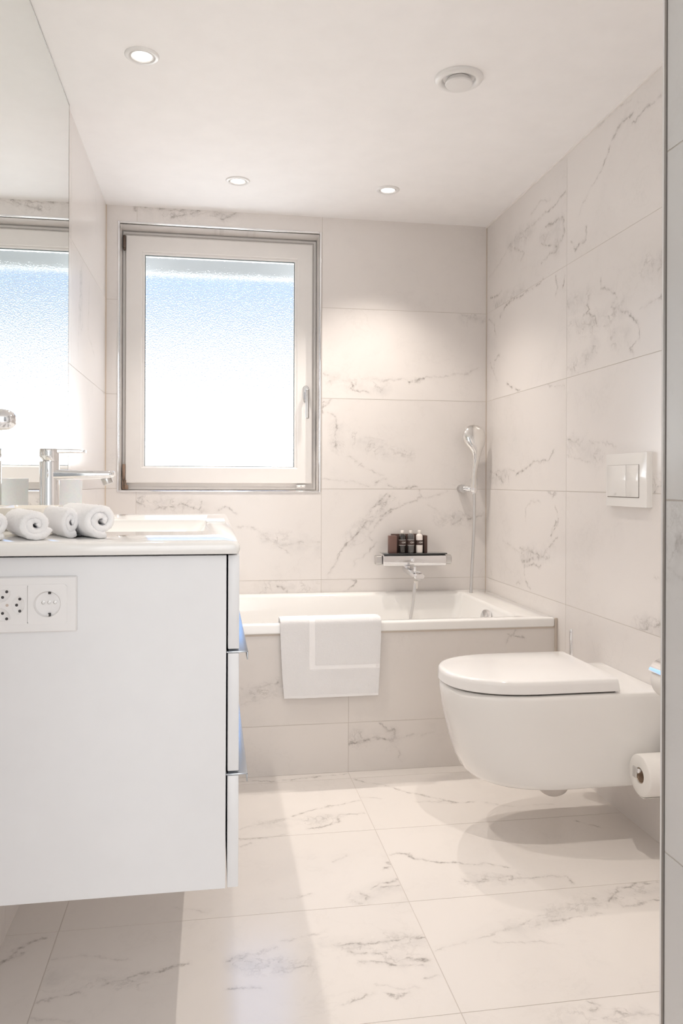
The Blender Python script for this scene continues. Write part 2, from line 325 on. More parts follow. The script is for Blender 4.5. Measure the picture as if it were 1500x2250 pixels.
# strokes (kind, points in metres on the surface)
VEINS = {
 'R': [
('f',[(3.492,1.972),(3.332,2.024),(3.217,2.058),(3.094,2.061),(2.952,2.061),(2.859,2.068)]),
('s',[(2.872,2.013),(2.796,1.999),(2.712,1.998)]),
('m',[(2.712,1.998),(2.7,1.938),(2.759,1.904),(2.897,1.962)]),
('m',[(2.91,1.884),(2.858,1.896),(2.759,1.889)]),
('m',[(3.108,1.955),(3.078,1.976),(3.185,2.024)]),
('c',[(2.884,1.979),(2.736,1.985),(2.759,1.899)]),
('c',[(3.249,2.061),(2.993,2.041)]),
('m',[(3.473,1.877),(3.365,1.871),(3.331,1.881)]),
('s',[(3.347,1.773),(3.28,1.802),(3.106,1.81)]),
('m',[(3.106,1.81),(2.977,1.807),(2.883,1.817)]),
('c',[(3.418,1.826),(3.106,1.816)]),
('m',[(3.49,1.79),(3.417,1.744),(3.398,1.689)]),
('m',[(3.415,1.547),(3.415,1.578),(3.345,1.602)]),
('s',[(3.26,1.458),(3.117,1.411)]),
('m',[(2.77,1.793),(2.757,1.754),(2.775,1.732)]),
('s',[(2.699,1.78),(2.71,1.742)]),
('f',[(3.379,1.485),(3.47,1.58)]),
('m',[(2.06,2.142),(2.113,2.136),(2.181,2.131),(2.229,2.127)]),
('m',[(2.229,2.153),(2.287,2.157),(2.347,2.136),(2.374,2.098),(2.411,2.067)]),
('f',[(2.411,2.067),(2.458,2.044),(2.538,2.002),(2.569,1.979),(2.579,1.963)]),
('f',[(2.469,2.212),(2.348,2.216),(2.237,2.212)]),
('c',[(2.27,2.154),(2.221,2.149)]),
('m',[(2.527,1.908),(2.536,1.858),(2.61,1.858),(2.643,1.89)]),
('s',[(2.578,1.859),(2.61,1.858)]),
('m',[(2.872,2.072),(2.784,2.068),(2.69,2.086)]),
('f',[(3.007,2.112),(2.912,2.129),(2.822,2.113)]),
('m',[(2.427,1.696),(2.422,1.667),(2.353,1.65),(2.326,1.613),(2.352,1.597)]),
('m',[(2.352,1.597),(2.3,1.572),(2.233,1.54),(2.185,1.497),(2.192,1.465)]),
('m',[(2.495,1.671),(2.524,1.639),(2.504,1.611),(2.555,1.603)]),
('m',[(2.534,1.608),(2.464,1.579),(2.45,1.553)]),
('s',[(2.049,1.569),(2.073,1.563)]),
('m',[(2.073,1.563),(2.124,1.562),(2.177,1.545)]),
('c',[(2.17,1.677),(2.11,1.656),(2.053,1.649)]),
('c',[(2.652,1.573),(2.484,1.56),(2.3,1.572)]),
('c',[(2.464,1.532),(2.483,1.456),(2.64,1.436)]),
('c',[(2.664,1.671),(2.535,1.661)]),
('c',[(2.343,1.496),(2.265,1.482)]),
('m',[(2.192,1.465),(2.24,1.439),(2.216,1.414)]),
('f',[(3.464,1.078),(3.289,1.082),(3.16,1.077)]),
('s',[(3.16,1.063),(3.041,1.09)]),
('m',[(3.041,1.09),(2.943,1.11),(2.826,1.118),(2.776,1.148)]),
('s',[(3.383,1.071),(3.348,1.046),(3.305,1.027)]),
('c',[(3.446,1.053),(3.255,1.051)]),
('f',[(2.866,1.409),(2.696,1.378)]),
('m',[(2.677,1.189),(2.637,1.177),(2.583,1.179)]),
('f',[(2.501,1.168),(2.432,1.166),(2.323,1.141)]),
('f',[(2.676,1.134),(2.572,1.106),(2.461,1.098)]),
('c',[(2.637,1.167),(2.432,1.111)]),
('m',[(2.106,1.004),(2.063,1.02),(2.049,1.004)]),
('c',[(2.106,1.02),(2.049,1.032)]),
('s',[(2.837,0.99),(2.763,0.991),(2.799,0.975)]),
('m',[(2.774,0.934),(2.738,0.894),(2.774,0.85),(2.804,0.827)]),
('m',[(2.749,0.826),(2.798,0.796),(2.848,0.771),(2.886,0.743)]),
('s',[(2.798,0.849),(2.762,0.882)]),
('m',[(3.111,0.757),(3.009,0.752),(2.886,0.743)]),
('s',[(3.088,0.705),(2.981,0.724),(2.886,0.741),(2.822,0.741)]),
('m',[(2.899,0.71),(3.066,0.692),(3.058,0.645)]),
('f',[(3.459,0.636),(3.441,0.612)]),
('f',[(3.302,0.769),(3.111,0.737)]),
('m',[(3.14,0.6),(3.11,0.615)]),
('m',[(3.051,0.628),(3.0,0.607)]),
('f',[(2.901,0.951),(3.011,0.949),(3.054,0.925),(3.039,0.868)]),
('c',[(3.081,0.728),(2.798,0.765)]),
('m',[(2.186,0.593),(2.155,0.594),(2.096,0.613),(2.046,0.622)]),
('c',[(2.186,0.597),(2.046,0.626)]),
('f',[(2.097,0.758),(2.047,0.76)]),
 ],
 'B': [
('f',[(0.489,1.525),(0.525,1.508),(0.568,1.496)]),
('s',[(0.615,1.487),(0.637,1.471),(0.634,1.45)]),
('m',[(0.634,1.45),(0.674,1.443),(0.701,1.436)]),
('f',[(0.573,1.491),(0.711,1.494),(0.857,1.503),(0.89,1.493)]),
('s',[(0.89,1.493),(0.933,1.5),(0.966,1.506)]),
('f',[(0.966,1.506),(1.065,1.524),(1.148,1.527),(1.215,1.561)]),
('c',[(0.504,1.505),(0.631,1.466),(0.771,1.459)]),
('f',[(1.119,1.815),(1.192,1.801),(1.265,1.777)]),
('c',[(1.147,1.805),(1.265,1.788)]),
('m',[(0.492,1.39),(0.531,1.401),(0.489,1.369),(0.489,1.343)]),
('m',[(0.515,1.344),(0.552,1.323),(0.553,1.266),(0.555,1.224),(0.553,1.177)]),
('c',[(0.537,1.302),(0.569,1.251),(0.553,1.183)]),
('f',[(0.606,1.146),(0.665,1.1),(0.729,1.069),(0.772,1.053)]),
('m',[(0.659,1.1),(0.67,1.105)]),
('f',[(0.49,1.041),(0.58,1.037),(0.66,1.026),(0.708,1.011)]),
('m',[(0.735,1.024),(0.788,1.037)]),
('m',[(0.794,1.011),(0.848,1.003),(0.93,1.006)]),
('c',[(0.632,1.225),(0.793,1.159),(0.88,1.16)]),
('f',[(0.686,1.231),(0.772,1.217)]),
('m',[(0.941,0.993),(0.949,0.964)]),
('m',[(0.941,0.993),(0.951,0.96),(0.931,0.945),(0.883,0.931),(0.824,0.908),(0.786,0.884),(0.723,0.851)]),
('c',[(0.81,0.936),(0.723,0.889),(0.69,0.847)]),
('m',[(0.805,0.96),(0.786,0.936),(0.728,0.922),(0.694,0.889),(0.69,0.847),(0.723,0.851)]),
('f',[(0.956,0.955),(1.079,0.988)]),
('f',[(0.98,0.926),(1.04,0.891)]),
('m',[(1.104,0.835),(1.139,0.859)]),
('m',[(1.174,0.859),(1.244,0.873)]),
('c',[(1.04,0.86),(1.229,0.868)]),
('m',[(0.793,0.973),(0.722,0.916),(0.696,0.855),(0.66,0.803)]),
('c',[(0.758,0.933),(0.696,0.846),(0.625,0.769)]),
('s',[(0.66,0.803),(0.625,0.769),(0.581,0.717)]),
('m',[(0.581,0.717),(0.555,0.665),(0.521,0.61)]),
('m',[(0.811,0.89),(0.758,0.855),(0.705,0.785),(0.74,0.759),(0.705,0.716)]),
('f',[(0.705,0.716),(0.634,0.673),(0.634,0.647)]),
('c',[(0.722,0.899),(0.66,0.786)]),
('m',[(-0.32,0.951),(-0.296,0.959)]),
('m',[(-0.328,0.934),(-0.255,0.909),(-0.174,0.917),(-0.133,0.934),(-0.058,0.909),(-0.042,0.942)]),
('m',[(0.025,0.904),(0.066,0.913),(0.109,0.887)]),
('f',[(0.109,0.832),(0.202,0.815),(0.236,0.78),(0.313,0.746),(0.476,0.761)]),
('f',[(0.261,0.763),(0.356,0.702)]),
('c',[(-0.32,0.942),(-0.05,0.917)]),
('c',[(0.244,0.78),(0.477,0.727)]),
('m',[(0.288,0.558),(0.33,0.549),(0.331,0.536)]),
('c',[(0.22,0.559),(0.46,0.546)]),
('m',[(0.626,0.585),(0.648,0.577),(0.635,0.552),(0.591,0.535)]),
('s',[(-0.327,2.216),(-0.324,2.203)]),
('m',[(-0.327,2.216),(-0.205,2.217),(-0.101,2.219),(-0.061,2.215),(-0.12,2.195),(-0.192,2.184)]),
('m',[(-0.009,2.202),(0.038,2.188),(0.097,2.218)]),
('c',[(-0.321,2.196),(-0.074,2.204),(0.097,2.208)]),
 ],
 'P': [
('f',[(0.099,0.31),(0.156,0.315),(0.218,0.326),(0.241,0.32)]),
('m',[(0.179,0.318),(0.236,0.327)]),
('f',[(0.099,0.251),(0.139,0.262),(0.201,0.286),(0.236,0.312)]),
('c',[(0.099,0.282),(0.223,0.312)]),
('s',[(0.481,0.106),(0.513,0.102),(0.564,0.108),(0.62,0.106)]),
('f',[(0.62,0.106),(0.681,0.107),(0.723,0.114),(0.799,0.12)]),
('m',[(0.594,0.173),(0.62,0.147),(0.648,0.136),(0.65,0.122)]),
('f',[(0.648,0.081),(0.676,0.03)]),
('c',[(0.499,0.125),(0.634,0.114)]),
('f',[(1.072,0.47),(1.094,0.466),(1.107,0.46)]),
('m',[(1.107,0.46),(1.136,0.453)]),
('f',[(1.114,0.499),(1.092,0.467),(1.06,0.433)]),
 ],
 'F': [
('m',[(0.098,2.714),(0.211,2.703),(0.29,2.712),(0.371,2.721),(0.469,2.732)]),
('m',[(0.25,2.417),(0.315,2.446),(0.437,2.487),(0.474,2.499)]),
('f',[(0.085,2.351),(0.163,2.381),(0.234,2.397)]),
('m',[(0.289,2.319),(0.365,2.339),(0.388,2.351),(0.389,2.401),(0.465,2.4)]),
('m',[(0.083,2.276),(0.13,2.278),(0.215,2.295)]),
('c',[(0.162,2.36),(0.372,2.381)]),
('m',[(0.081,2.229),(0.112,2.252)]),
('s',[(0.463,2.084),(0.48,2.055),(0.454,2.043)]),
('m',[(0.367,1.931),(0.391,1.913),(0.364,1.892)]),
('m',[(0.406,1.948),(0.434,1.97),(0.478,1.994)]),
('m',[(0.425,1.945),(0.479,1.959)]),
('m',[(0.178,1.932),(0.22,1.94),(0.247,1.946)]),
('f',[(0.325,2.105),(0.376,2.137)]),
('c',[(0.369,1.917),(0.462,1.954)]),
('m',[(0.037,1.705),(0.113,1.721),(0.137,1.734)]),
('f',[(0.162,1.759),(0.215,1.769),(0.262,1.783)]),
('m',[(0.131,1.664),(0.215,1.658)]),
('m',[(0.27,1.722),(0.32,1.717),(0.372,1.717),(0.479,1.727)]),
('m',[(0.306,1.66),(0.357,1.649),(0.402,1.626),(0.448,1.624)]),
('m',[(0.299,1.692),(0.381,1.679)]),
('s',[(0.422,1.653),(0.44,1.644),(0.464,1.646)]),
('m',[(0.435,1.579),(0.466,1.585)]),
('f',[(0.331,1.571),(0.369,1.558),(0.409,1.554)]),
('m',[(0.256,1.531),(0.281,1.536),(0.317,1.549)]),
('m',[(0.343,1.538),(0.363,1.532),(0.39,1.54)]),
('m',[(0.041,1.61),(0.096,1.599)]),
('c',[(0.346,1.673),(0.446,1.63)]),
('c',[(0.069,1.69),(0.195,1.659)]),
('c',[(0.236,1.719),(0.441,1.715)]),
('m',[(0.486,2.675),(0.517,2.642),(0.588,2.604),(0.648,2.529)]),
('m',[(0.648,2.529),(0.735,2.471),(0.776,2.44)]),
('f',[(0.489,2.522),(0.54,2.501)]),
('f',[(0.657,2.465),(0.774,2.434)]),
('m',[(0.723,2.464),(0.795,2.433),(0.839,2.433)]),
('f',[(0.868,2.422),(0.965,2.374),(1.076,2.376)]),
('m',[(0.483,2.116),(0.503,2.13),(0.539,2.116)]),
('s',[(0.539,2.116),(0.55,2.092),(0.575,2.075),(0.611,2.052),(0.653,2.05)]),
('m',[(0.603,2.055),(0.656,2.047),(0.675,2.034),(0.721,2.036),(0.75,2.013),(0.786,1.999)]),
('s',[(0.629,2.051),(0.656,2.047)]),
('m',[(0.645,1.959),(0.66,1.949),(0.714,1.953),(0.771,1.961),(0.768,1.932)]),
('m',[(0.759,1.941),(0.852,1.94),(0.888,1.938),(0.918,1.925),(0.92,1.891)]),
('m',[(1.098,2.238),(1.118,2.214),(1.15,2.195)]),
('c',[(0.654,1.958),(0.77,1.948)]),
('f',[(0.595,1.7),(0.639,1.713),(0.694,1.724)]),
('m',[(0.694,1.724),(0.735,1.745),(0.777,1.767),(0.817,1.782),(0.861,1.805),(0.935,1.824)]),
('m',[(0.743,1.727),(0.807,1.744),(0.864,1.742),(0.922,1.758)]),
('m',[(0.955,1.805),(1.019,1.851),(1.086,1.865),(1.14,1.865)]),
('m',[(0.991,1.823),(0.988,1.777),(1.043,1.784),(1.095,1.791)]),
('f',[(0.492,1.672),(0.595,1.7)]),
('f',[(0.634,1.681),(0.769,1.653)]),
('c',[(0.702,1.723),(0.931,1.817)]),
('c',[(0.991,1.823),(1.117,1.827)]),
('m',[(0.74,1.456),(0.749,1.44),(0.733,1.428)]),
('m',[(0.753,1.408),(0.786,1.419),(0.809,1.411),(0.854,1.394)]),
('m',[(0.753,1.408),(0.763,1.395)]),
('c',[(0.671,1.405),(0.806,1.407)]),
('s',[(-0.441,1.771),(-0.423,1.792),(-0.413,1.821),(-0.397,1.843),(-0.372,1.858)]),
('m',[(-0.423,1.792),(-0.405,1.801)]),
('m',[(-0.211,1.657),(-0.181,1.674),(-0.145,1.685),(-0.096,1.694),(-0.046,1.709)]),
('m',[(-0.329,1.628),(-0.281,1.635),(-0.247,1.642)]),
('f',[(-0.352,1.772),(-0.274,1.771),(-0.181,1.742)]),
('f',[(-0.077,1.933),(-0.024,1.906),(0.003,1.906)]),
('c',[(-0.327,1.697),(-0.144,1.674)]),
('f',[(-0.334,1.578),(-0.252,1.556)]),
 ],
 'W': [
('s',[(0.827,0.973),(0.834,0.959),(0.823,0.962)]),
('c',[(0.831,0.975),(0.834,0.948)]),
('f',[(0.854,0.923),(0.823,0.922)]),
 ],
 'L': [
('f',[(2.868,1.766),(2.829,1.606),(2.811,1.463)]),
('f',[(3.051,1.766),(3.032,1.574),(3.185,1.524)]),
('c',[(2.868,1.756),(2.872,1.58)]),
('f',[(3.196,2.174),(3.254,2.058)]),
 ],
}
# ------------------------------------------------------------------ mesh helpers
def tag(o, label=None, cat=None, group=None, kind=None):
    if label: o['label'] = label
    if cat: o['category'] = cat
    if group: o['group'] = group
    if kind: o['kind'] = kind
    return o

def obj(name, bm, mat, parent=None, smooth=None, loc=None):
    """link a bmesh (world coordinates) as one mesh object"""
    me = bpy.data.meshes.new(name)
    bmesh.ops.recalc_face_normals(bm, faces=bm.faces[:])
    bm.to_mesh(me); bm.free()
    for mm in (mat if isinstance(mat, (list, tuple)) else [mat]): me.materials.append(mm)
    if smooth is not None:
        me.polygons.foreach_set('use_smooth', [True] * len(me.polygons))
        me.set_sharp_from_angle(angle=math.radians(smooth))
    o = bpy.data.objects.new(name, me); COL.objects.link(o)
    if parent is not None:
        o.parent = parent
        o.matrix_parent_inverse = Matrix.Translation(-parent_loc(parent))
    return o

def parent_loc(p):
    v = Vector((0, 0, 0))
    if p.type == 'EMPTY': v = p.location.copy()
    return v

def thing(name, loc, label, cat, group=None):
    o = bpy.data.objects.new(name, None); COL.objects.link(o)
    o.location = loc; o.empty_display_size = 0.05
    return tag(o, label, cat, group)

def struct(name, bm, mat, smooth=None, parent=None):
    o = obj(name, bm, mat, parent, smooth)
    if parent is None: o['kind'] = 'structure'
    return o

def add_box(bm, lo, hi, bev=0.0, seg=2, mi=0):
    g = bmesh.ops.create_cube(bm, size=1.0)
    vsn = g['verts']
    c = [(a + b) / 2 for a, b in zip(lo, hi)]; s = [b - a for a, b in zip(lo, hi)]
    for v in vsn:
        v.co = Vector((c[0] + v.co.x * s[0], c[1] + v.co.y * s[1], c[2] + v.co.z * s[2]))
    fs = set(f for v in vsn for f in v.link_faces)
    for f in fs: f.material_index = mi
    if bev > 0:
        es = list(set(e for v in vsn for e in v.link_edges))
        r = bmesh.ops.bevel(bm, geom=es, offset=bev, segments=seg, profile=0.5, affect='EDGES', clamp_overlap=True)
        for f in r['faces']: f.material_index = mi
    return bm

def box(lo, hi, bev=0.0, seg=2):
    return add_box(bmesh.new(), lo, hi, bev, seg)

def loft(bm, loops, cap0=True, cap1=True, closed=True, mi=0):
    vl = [[bm.verts.new(p) for p in lp] for lp in loops]
    n = len(vl[0])
    for a, b in zip(vl[:-1], vl[1:]):
        for i in range(n if closed else n - 1):
            j = (i + 1) % n
            f = bm.faces.new((a[i], a[j], b[j], b[i])); f.material_index = mi
    if cap0: bm.faces.new(vl[0][::-1]).material_index = mi
    if cap1: bm.faces.new(vl[-1]).material_index = mi
    return vl

def frame_of(d):
    d = Vector(d).normalized()
    a = Vector((0, 0, 1)) if abs(d.z) < 0.9 else Vector((1, 0, 0))
    u = d.cross(a).normalized(); v = d.cross(u).normalized()
    return u, v

def lathe(bm, base, axis, prof, n=32, cap0=True, cap1=True, mi=0):
    """prof: list of (distance along axis, radius)"""
    axis = Vector(axis).normalized(); u, v = frame_of(axis); base = Vector(base)
    loops = []
    for t, r in prof:
        loops.append([base + axis * t + (u * math.cos(2 * PI * k / n) + v * math.sin(2 * PI * k / n)) * max(r, 1e-5) for k in range(n)])
    return loft(bm, loops, cap0, cap1, mi=mi)

def cyl(bm, a, b, r, n=24, bev=0.0, mi=0):
    a = Vector(a); b = Vector(b); L = (b - a).length
    pr = [(0, r - bev), (bev * 0.3, r - bev * 0.3), (bev, r), (L - bev, r), (L - bev * 0.3, r - bev * 0.3), (L, r - bev)] if bev else [(0, r), (L, r)]
    lathe(bm, a, b - a, pr, n, mi=mi); return bm

def smooth_path(pts, n=12):
    P = [Vector(p) for p in pts]; P = [2 * P[0] - P[1]] + P + [2 * P[-1] - P[-2]]
    out = []
    for i in range(1, len(P) - 2):
        for k in range(n):
            t = k / n; a, b, c, d = P[i - 1], P[i], P[i + 1], P[i + 2]
            out.append(0.5 * ((2 * b) + (-a + c) * t + (2 * a - 5 * b + 4 * c - d) * t * t + (-a + 3 * b - 3 * c + d) * t ** 3))
    out.append(P[-2]); return out

def tube(bm, pts, r, n=12, ridge=0.0):
    pts = [Vector(p) for p in pts]
    u = None; loops = []
    for i, p in enumerate(pts):
        d = (pts[min(i + 1, len(pts) - 1)] - pts[max(i - 1, 0)]).normalized()
        if u is None: u, v = frame_of(d)
        u = (u - d * u.dot(d)).normalized(); v = d.cross(u)
        rr = (r(i / (len(pts) - 1)) if callable(r) else r) + (ridge if i % 2 else 0)
        loops.append([p + (u * math.cos(2 * PI * k / n) + v * math.sin(2 * PI * k / n)) * rr for k in range(n)])
    loft(bm, loops); return bm

def rrect(x0, x1, y0, y1, r, n=6, z=0.0):
    """rounded rectangle loop in XY at height z"""
    r = min(r, (x1 - x0) / 2 - 1e-4, (y1 - y0) / 2 - 1e-4)
    out = []
    for cx, cy, a0 in ((x1 - r, y1 - r, 0), (x0 + r, y1 - r, 90), (x0 + r, y0 + r, 180), (x1 - r, y0 + r, 270)):
        for k in range(n + 1):
            a = math.radians(a0 + 90 * k / n)
            out.append(Vector((cx + r * math.cos(a), cy + r * math.sin(a), z)))
    return out

def text_bm(body, size, depth=0.0002):
    cu = bpy.data.curves.new('lettering', 'FONT'); cu.body = body; cu.size = size; cu.extrude = depth
    cu.align_x = 'CENTER'; cu.align_y = 'CENTER'; cu.resolution_u = 4
    o = bpy.data.objects.new('lettering', cu); COL.objects.link(o)
    dg = bpy.context.evaluated_depsgraph_get()
    me = bpy.data.meshes.new_from_object(o.evaluated_get(dg))
    bm = bmesh.new(); bm.from_mesh(me)
    bpy.data.objects.remove(o); bpy.data.curves.remove(cu); bpy.data.meshes.remove(me)
    return bm

# ------------------------------------------------------------------ tiled surfaces
def strokes_in(plane, u0, u1, v0, v1):
    out = []
    for kind, pts in VEINS.get(plane, []):
        inside = sum(1 for a, b in pts if u0 - 0.01 <= a <= u1 + 0.01 and v0 - 0.01 <= b <= v1 + 0.01)
        if inside * 2 > len(pts) or (inside and kind != 'c' and inside >= 2): out.append((kind, pts))
    return out

GAP = 0.0010
def tiled(name, plane, place, us, vs_, holes=(), rough=0.2, tone=(0.80, 0.765, 0.74), seed0=0, back=0.012, grout='grout', faint=1.0, extra=None):
    """place(u, v, depth) -> point; depth 0 is the finished face. Tiles are slabs proud of a recessed grout bed."""
    bm = bmesh.new(); mats = [M[grout]]
    def slab(u0, u1, v0, v1, d0, d1, mi):
        c = [place(u, v, d) for d in (d0, d1) for (u, v) in ((u0, v0), (u1, v0), (u1, v1), (u0, v1))]
        vv = [bm.verts.new(p) for p in c]
        for q in ((0, 1, 2, 3), (4, 5, 6, 7), (0, 1, 5, 4), (1, 2, 6, 5), (2, 3, 7, 6), (3, 0, 4, 7)):
            bm.faces.new([vv[i] for i in q]).material_index = mi
    def cut(r):
        rs = [r]
        for h in holes:
            nx = []
            for (a, b, c, d) in rs:
                if h[0] >= b or h[1] <= a or h[2] >= d or h[3] <= c: nx.append((a, b, c, d)); continue
                if h[0] > a: nx.append((a, h[0], c, d))
                if h[1] < b: nx.append((h[1], b, c, d))
                A, B = max(a, h[0]), min(b, h[1])
                if h[2] > c: nx.append((A, B, c, h[2]))
                if h[3] < d: nx.append((A, B, h[3], d))
            rs = nx
        return rs
    for r in cut((us[0], us[-1], vs_[0], vs_[-1])): slab(*r, 0.0007, back, 0)
    s = seed0
    for i in range(len(us) - 1):
        for j in range(len(vs_) - 1):
            s += 1
            u0, u1, v0, v1 = us[i] + GAP, us[i + 1] - GAP, vs_[j] + GAP, vs_[j + 1] - GAP
            rs = cut((u0, u1, v0, v1))
            if not rs: continue
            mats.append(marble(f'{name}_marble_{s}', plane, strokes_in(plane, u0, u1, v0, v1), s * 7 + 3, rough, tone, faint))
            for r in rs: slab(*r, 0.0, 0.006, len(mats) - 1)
    if extra: extra(bm)
    return struct(name, bm, mats)

# window opening in the back wall
WX0, WX1, WZ0, WZ1 = -0.397, 0.475, 0.989, 2.146
# ------------------------------------------------------------------ structure
UX = [XL, -0.325, 0.487, XR]
UY = [0.25, 1.056, 1.868, 2.678, YB]
tiled('wall_back', 'B', lambda u, v, d: (u, YB + d, v), UX, ROWS[:-1] + [ZC + 0.01], holes=[(WX0, WX1, WZ0, WZ1)], seed0=10)
tiled('wall_right', 'R', lambda u, v, d: (XR + d, u, v), [0.95] + UY[1:], ROWS[:-1] + [ZC + 0.01], seed0=40)
tiled('wall_left', 'L', lambda u, v, d: (XL - d, u, v), UY, ROWS[:-1] + [ZC + 0.01], seed0=80)
tiled('floor', 'F', lambda u, v, d: (u, v, -d), [XL - 0.02, -0.341, 0.479, 1.299],
      [-1.0, -0.17, 0.234, 0.643, 1.052, 1.465, 1.875, 2.28, 2.69, 2.77], rough=0.16, tone=(0.82, 0.78, 0.745), seed0=120, grout='grout_floor')
# stretch of door wall on the right: the reveal the camera looks past
def stub(bm):
    pass
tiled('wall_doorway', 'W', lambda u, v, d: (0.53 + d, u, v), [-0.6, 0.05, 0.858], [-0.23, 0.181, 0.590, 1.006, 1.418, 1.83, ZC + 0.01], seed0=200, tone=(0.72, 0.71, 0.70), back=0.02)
struct('wall_front', box((0.55, -0.6, -0.01), (XR + 0.1, 0.9, ZC + 0.05)), M['ceiling'])
struct('trim_1', box((0.5285, 0.858, 0), (0.5515, 0.8615, ZC)), M['wood_dark'])
# masonry behind the tiles of the back wall, around the opening, and the reveal lining
bm = bmesh.new()
T0, T1 = YB + 0.012, YB + 0.26
for r in ((XL - 0.15, WX0 - 0.013, -0.1, ZC + 0.1), (WX1 + 0.013, XR + 0.15, -0.1, ZC + 0.1), (WX0 - 0.013, WX1 + 0.013, -0.1, WZ0 - 0.013), (WX0 - 0.013, WX1 + 0.013, WZ1 + 0.013, ZC + 0.1)):
    add_box(bm, (r[0], T0, r[2]), (r[1], T1, r[3]))
struct('wall_outer', bm, M['ceiling'])
struct('wall_side_left', box((XL - 0.15, -0.6, -0.1), (XL - 0.013, YB + 0.02, ZC + 0.1)), M['ceiling'])
struct('wall_side_right', box((XR + 0.013, 0.95, -0.1), (XR + 0.15, YB + 0.02, ZC + 0.1)), M['ceiling'])
# ceiling slab and a pale strip standing for the narrow shadow line at the right wall
struct('ceiling', box((XL - 0.15, -0.6, ZC), (XR + 0.15, YB + 0.26, ZC + 0.12)), M['ceiling'])
struct('trim_2', box((XR - 0.006, 0.95, ZC - 0.007), (XR + 0.0, YB, ZC + 0.0)), simple('shadow_line_strip', (0.86, 0.83, 0.80), 0.7))
# corner sealing
struct('trim_3', box((XR - 0.004, YB - 0.004, RIM), (XR + 0.001, YB + 0.001, ZC), 0.001), M['silicone'])
struct('trim_4', box((XL - 0.001, YB - 0.003, RIM), (XL + 0.003, YB + 0.001, ZC), 0.001), simple('silicone_warm', (0.66, 0.56, 0.45), 0.5))

# tub panel
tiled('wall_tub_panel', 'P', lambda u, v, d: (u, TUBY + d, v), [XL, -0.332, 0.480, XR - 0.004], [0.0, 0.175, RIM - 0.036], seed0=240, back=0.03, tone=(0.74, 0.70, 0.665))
struct('trim_5', box((XR - 0.010, TUBY - 0.006, 0), (XR + 0.0, TUBY + 0.002, RIM - 0.002), 0.002), M['silicone'])
struct('trim_6', box((XL, TUBY - 0.002, RIM - 0.040), (XR, TUBY + 0.01, RIM - 0.033)), M['silicone'])

# chrome edge profile round the window opening
bm = bmesh.new()
for lo, hi in (((WX0 - 0.010, YB - 0.004, WZ0 - 0.008), (WX0, YB + 0.008, WZ1 + 0.010)), ((WX1, YB - 0.004, WZ0 - 0.008), (WX1 + 0.010, YB + 0.008, WZ1 + 0.010)),
               ((WX0, YB - 0.004, WZ0 - 0.008), (WX1, YB + 0.008, WZ0)), ((WX0, YB - 0.004, WZ1), (WX1, YB + 0.008, WZ1 + 0.010))):
    add_box(bm, lo, hi, 0.0035, 4)
struct('trim_7', bm, M['chrome'], 40)
# reveal lining (marble on top and sides, sill)
rev = marble('reveal_marble', 'B', [('f', [(0.0, 2.15), (0.1, 2.16), (0.2, 2.14)])], 999)
bm = bmesh.new()
RV = YB + 0.10
for lo, hi in (((WX0 - 0.012, YB + 0.008, WZ0 - 0.01), (WX0, RV, WZ1 + 0.01)), ((WX1, YB + 0.008, WZ0 - 0.01), (WX1 + 0.012, RV, WZ1 + 0.01)),
               ((WX0, YB + 0.008, WZ1), (WX1, RV, WZ1 + 0.012)), ((WX0, YB + 0.008, WZ0 - 0.012), (WX1, RV, WZ0))):
    add_box(bm, lo, hi)
struct('trim_8', bm, rev)

# window: fixed frame, sash, glazing bead, pane, hinges, handle, latch
win = bpy.data.objects.new('window_1', None); COL.objects.link(win); win.location = (0.04, RV, WZ0); win['kind'] = 'structure'
def ring(bm, x0, x1, z0, z1, w, y0, y1, bev=0.0, seg=2):
    add_box(bm, (x0, y0, z0), (x0 + w, y1, z1), bev, seg); add_box(bm, (x1 - w, y0, z0), (x1, y1, z1), bev, seg)
    add_box(bm, (x0 + w - bev, y0, z0), (x1 - w + bev, y1, z0 + w), bev, seg); add_box(bm, (x0 + w - bev, y0, z1 - w), (x1 - w + bev, y1, z1), bev, seg)
def mitre_ring(bm, x0, x1, z0, z1, w, y0, y1, slope=0.0):
    """one-piece frame: y0 room side, inner edge chamfered by slope"""
    outer = [(x0, z0), (x1, z0), (x1, z1), (x0, z1)]
    inner = [(x0 + w, z0 + w), (x1 - w, z0 + w), (x1 - w, z1 - w), (x0 + w, z1 - w)]
    inner2 = [(x0 + w + slope, z0 + w + slope), (x1 - w - slope, z0 + w + slope), (x1 - w - slope, z1 - w - slope), (x0 + w + slope, z1 - w - slope)]
    O0 = [(x + (0.003 if x == x0 else -0.003), y0, z + (0.003 if z == z0 else -0.003)) for x, z in outer]
    loops = [[(x, y1, z) for x, z in outer], [(x, y0 + 0.003, z) for x, z in outer], O0, [(x, y0, z) for x, z in inner], [(x, y0 + max(slope, 0.002), z) for x, z in inner2], [(x, y1, z) for x, z in inner2]]
    loft(bm, loops, False, False)
SX0, SX1, SZ0, SZ1, SY = -0.380, 0.454, 1.021, 2.121, RV - 0.018
bm = bmesh.new(); ring(bm, WX0 - 0.012, WX1 + 0.012, WZ0 - 0.012, WZ1 + 0.012, 0.062, RV + 0.012, RV + 0.07); obj('fixed_frame', bm, M['upvc'], win)
bm = bmesh.new(); mitre_ring(bm, WX0 + 0.001, WX1 - 0.001, WZ0 + 0.001, WZ1 - 0.001, 0.012, RV + 0.004, RV + 0.012); obj('frame_lip', bm, M['upvc'], win)
bm = bmesh.new(); mitre_ring(bm, SX0, SX1, SZ0, SZ1, 0.067, SY, SY + 0.06, 0.004); sash = obj('sash', bm, M['upvc'], win)
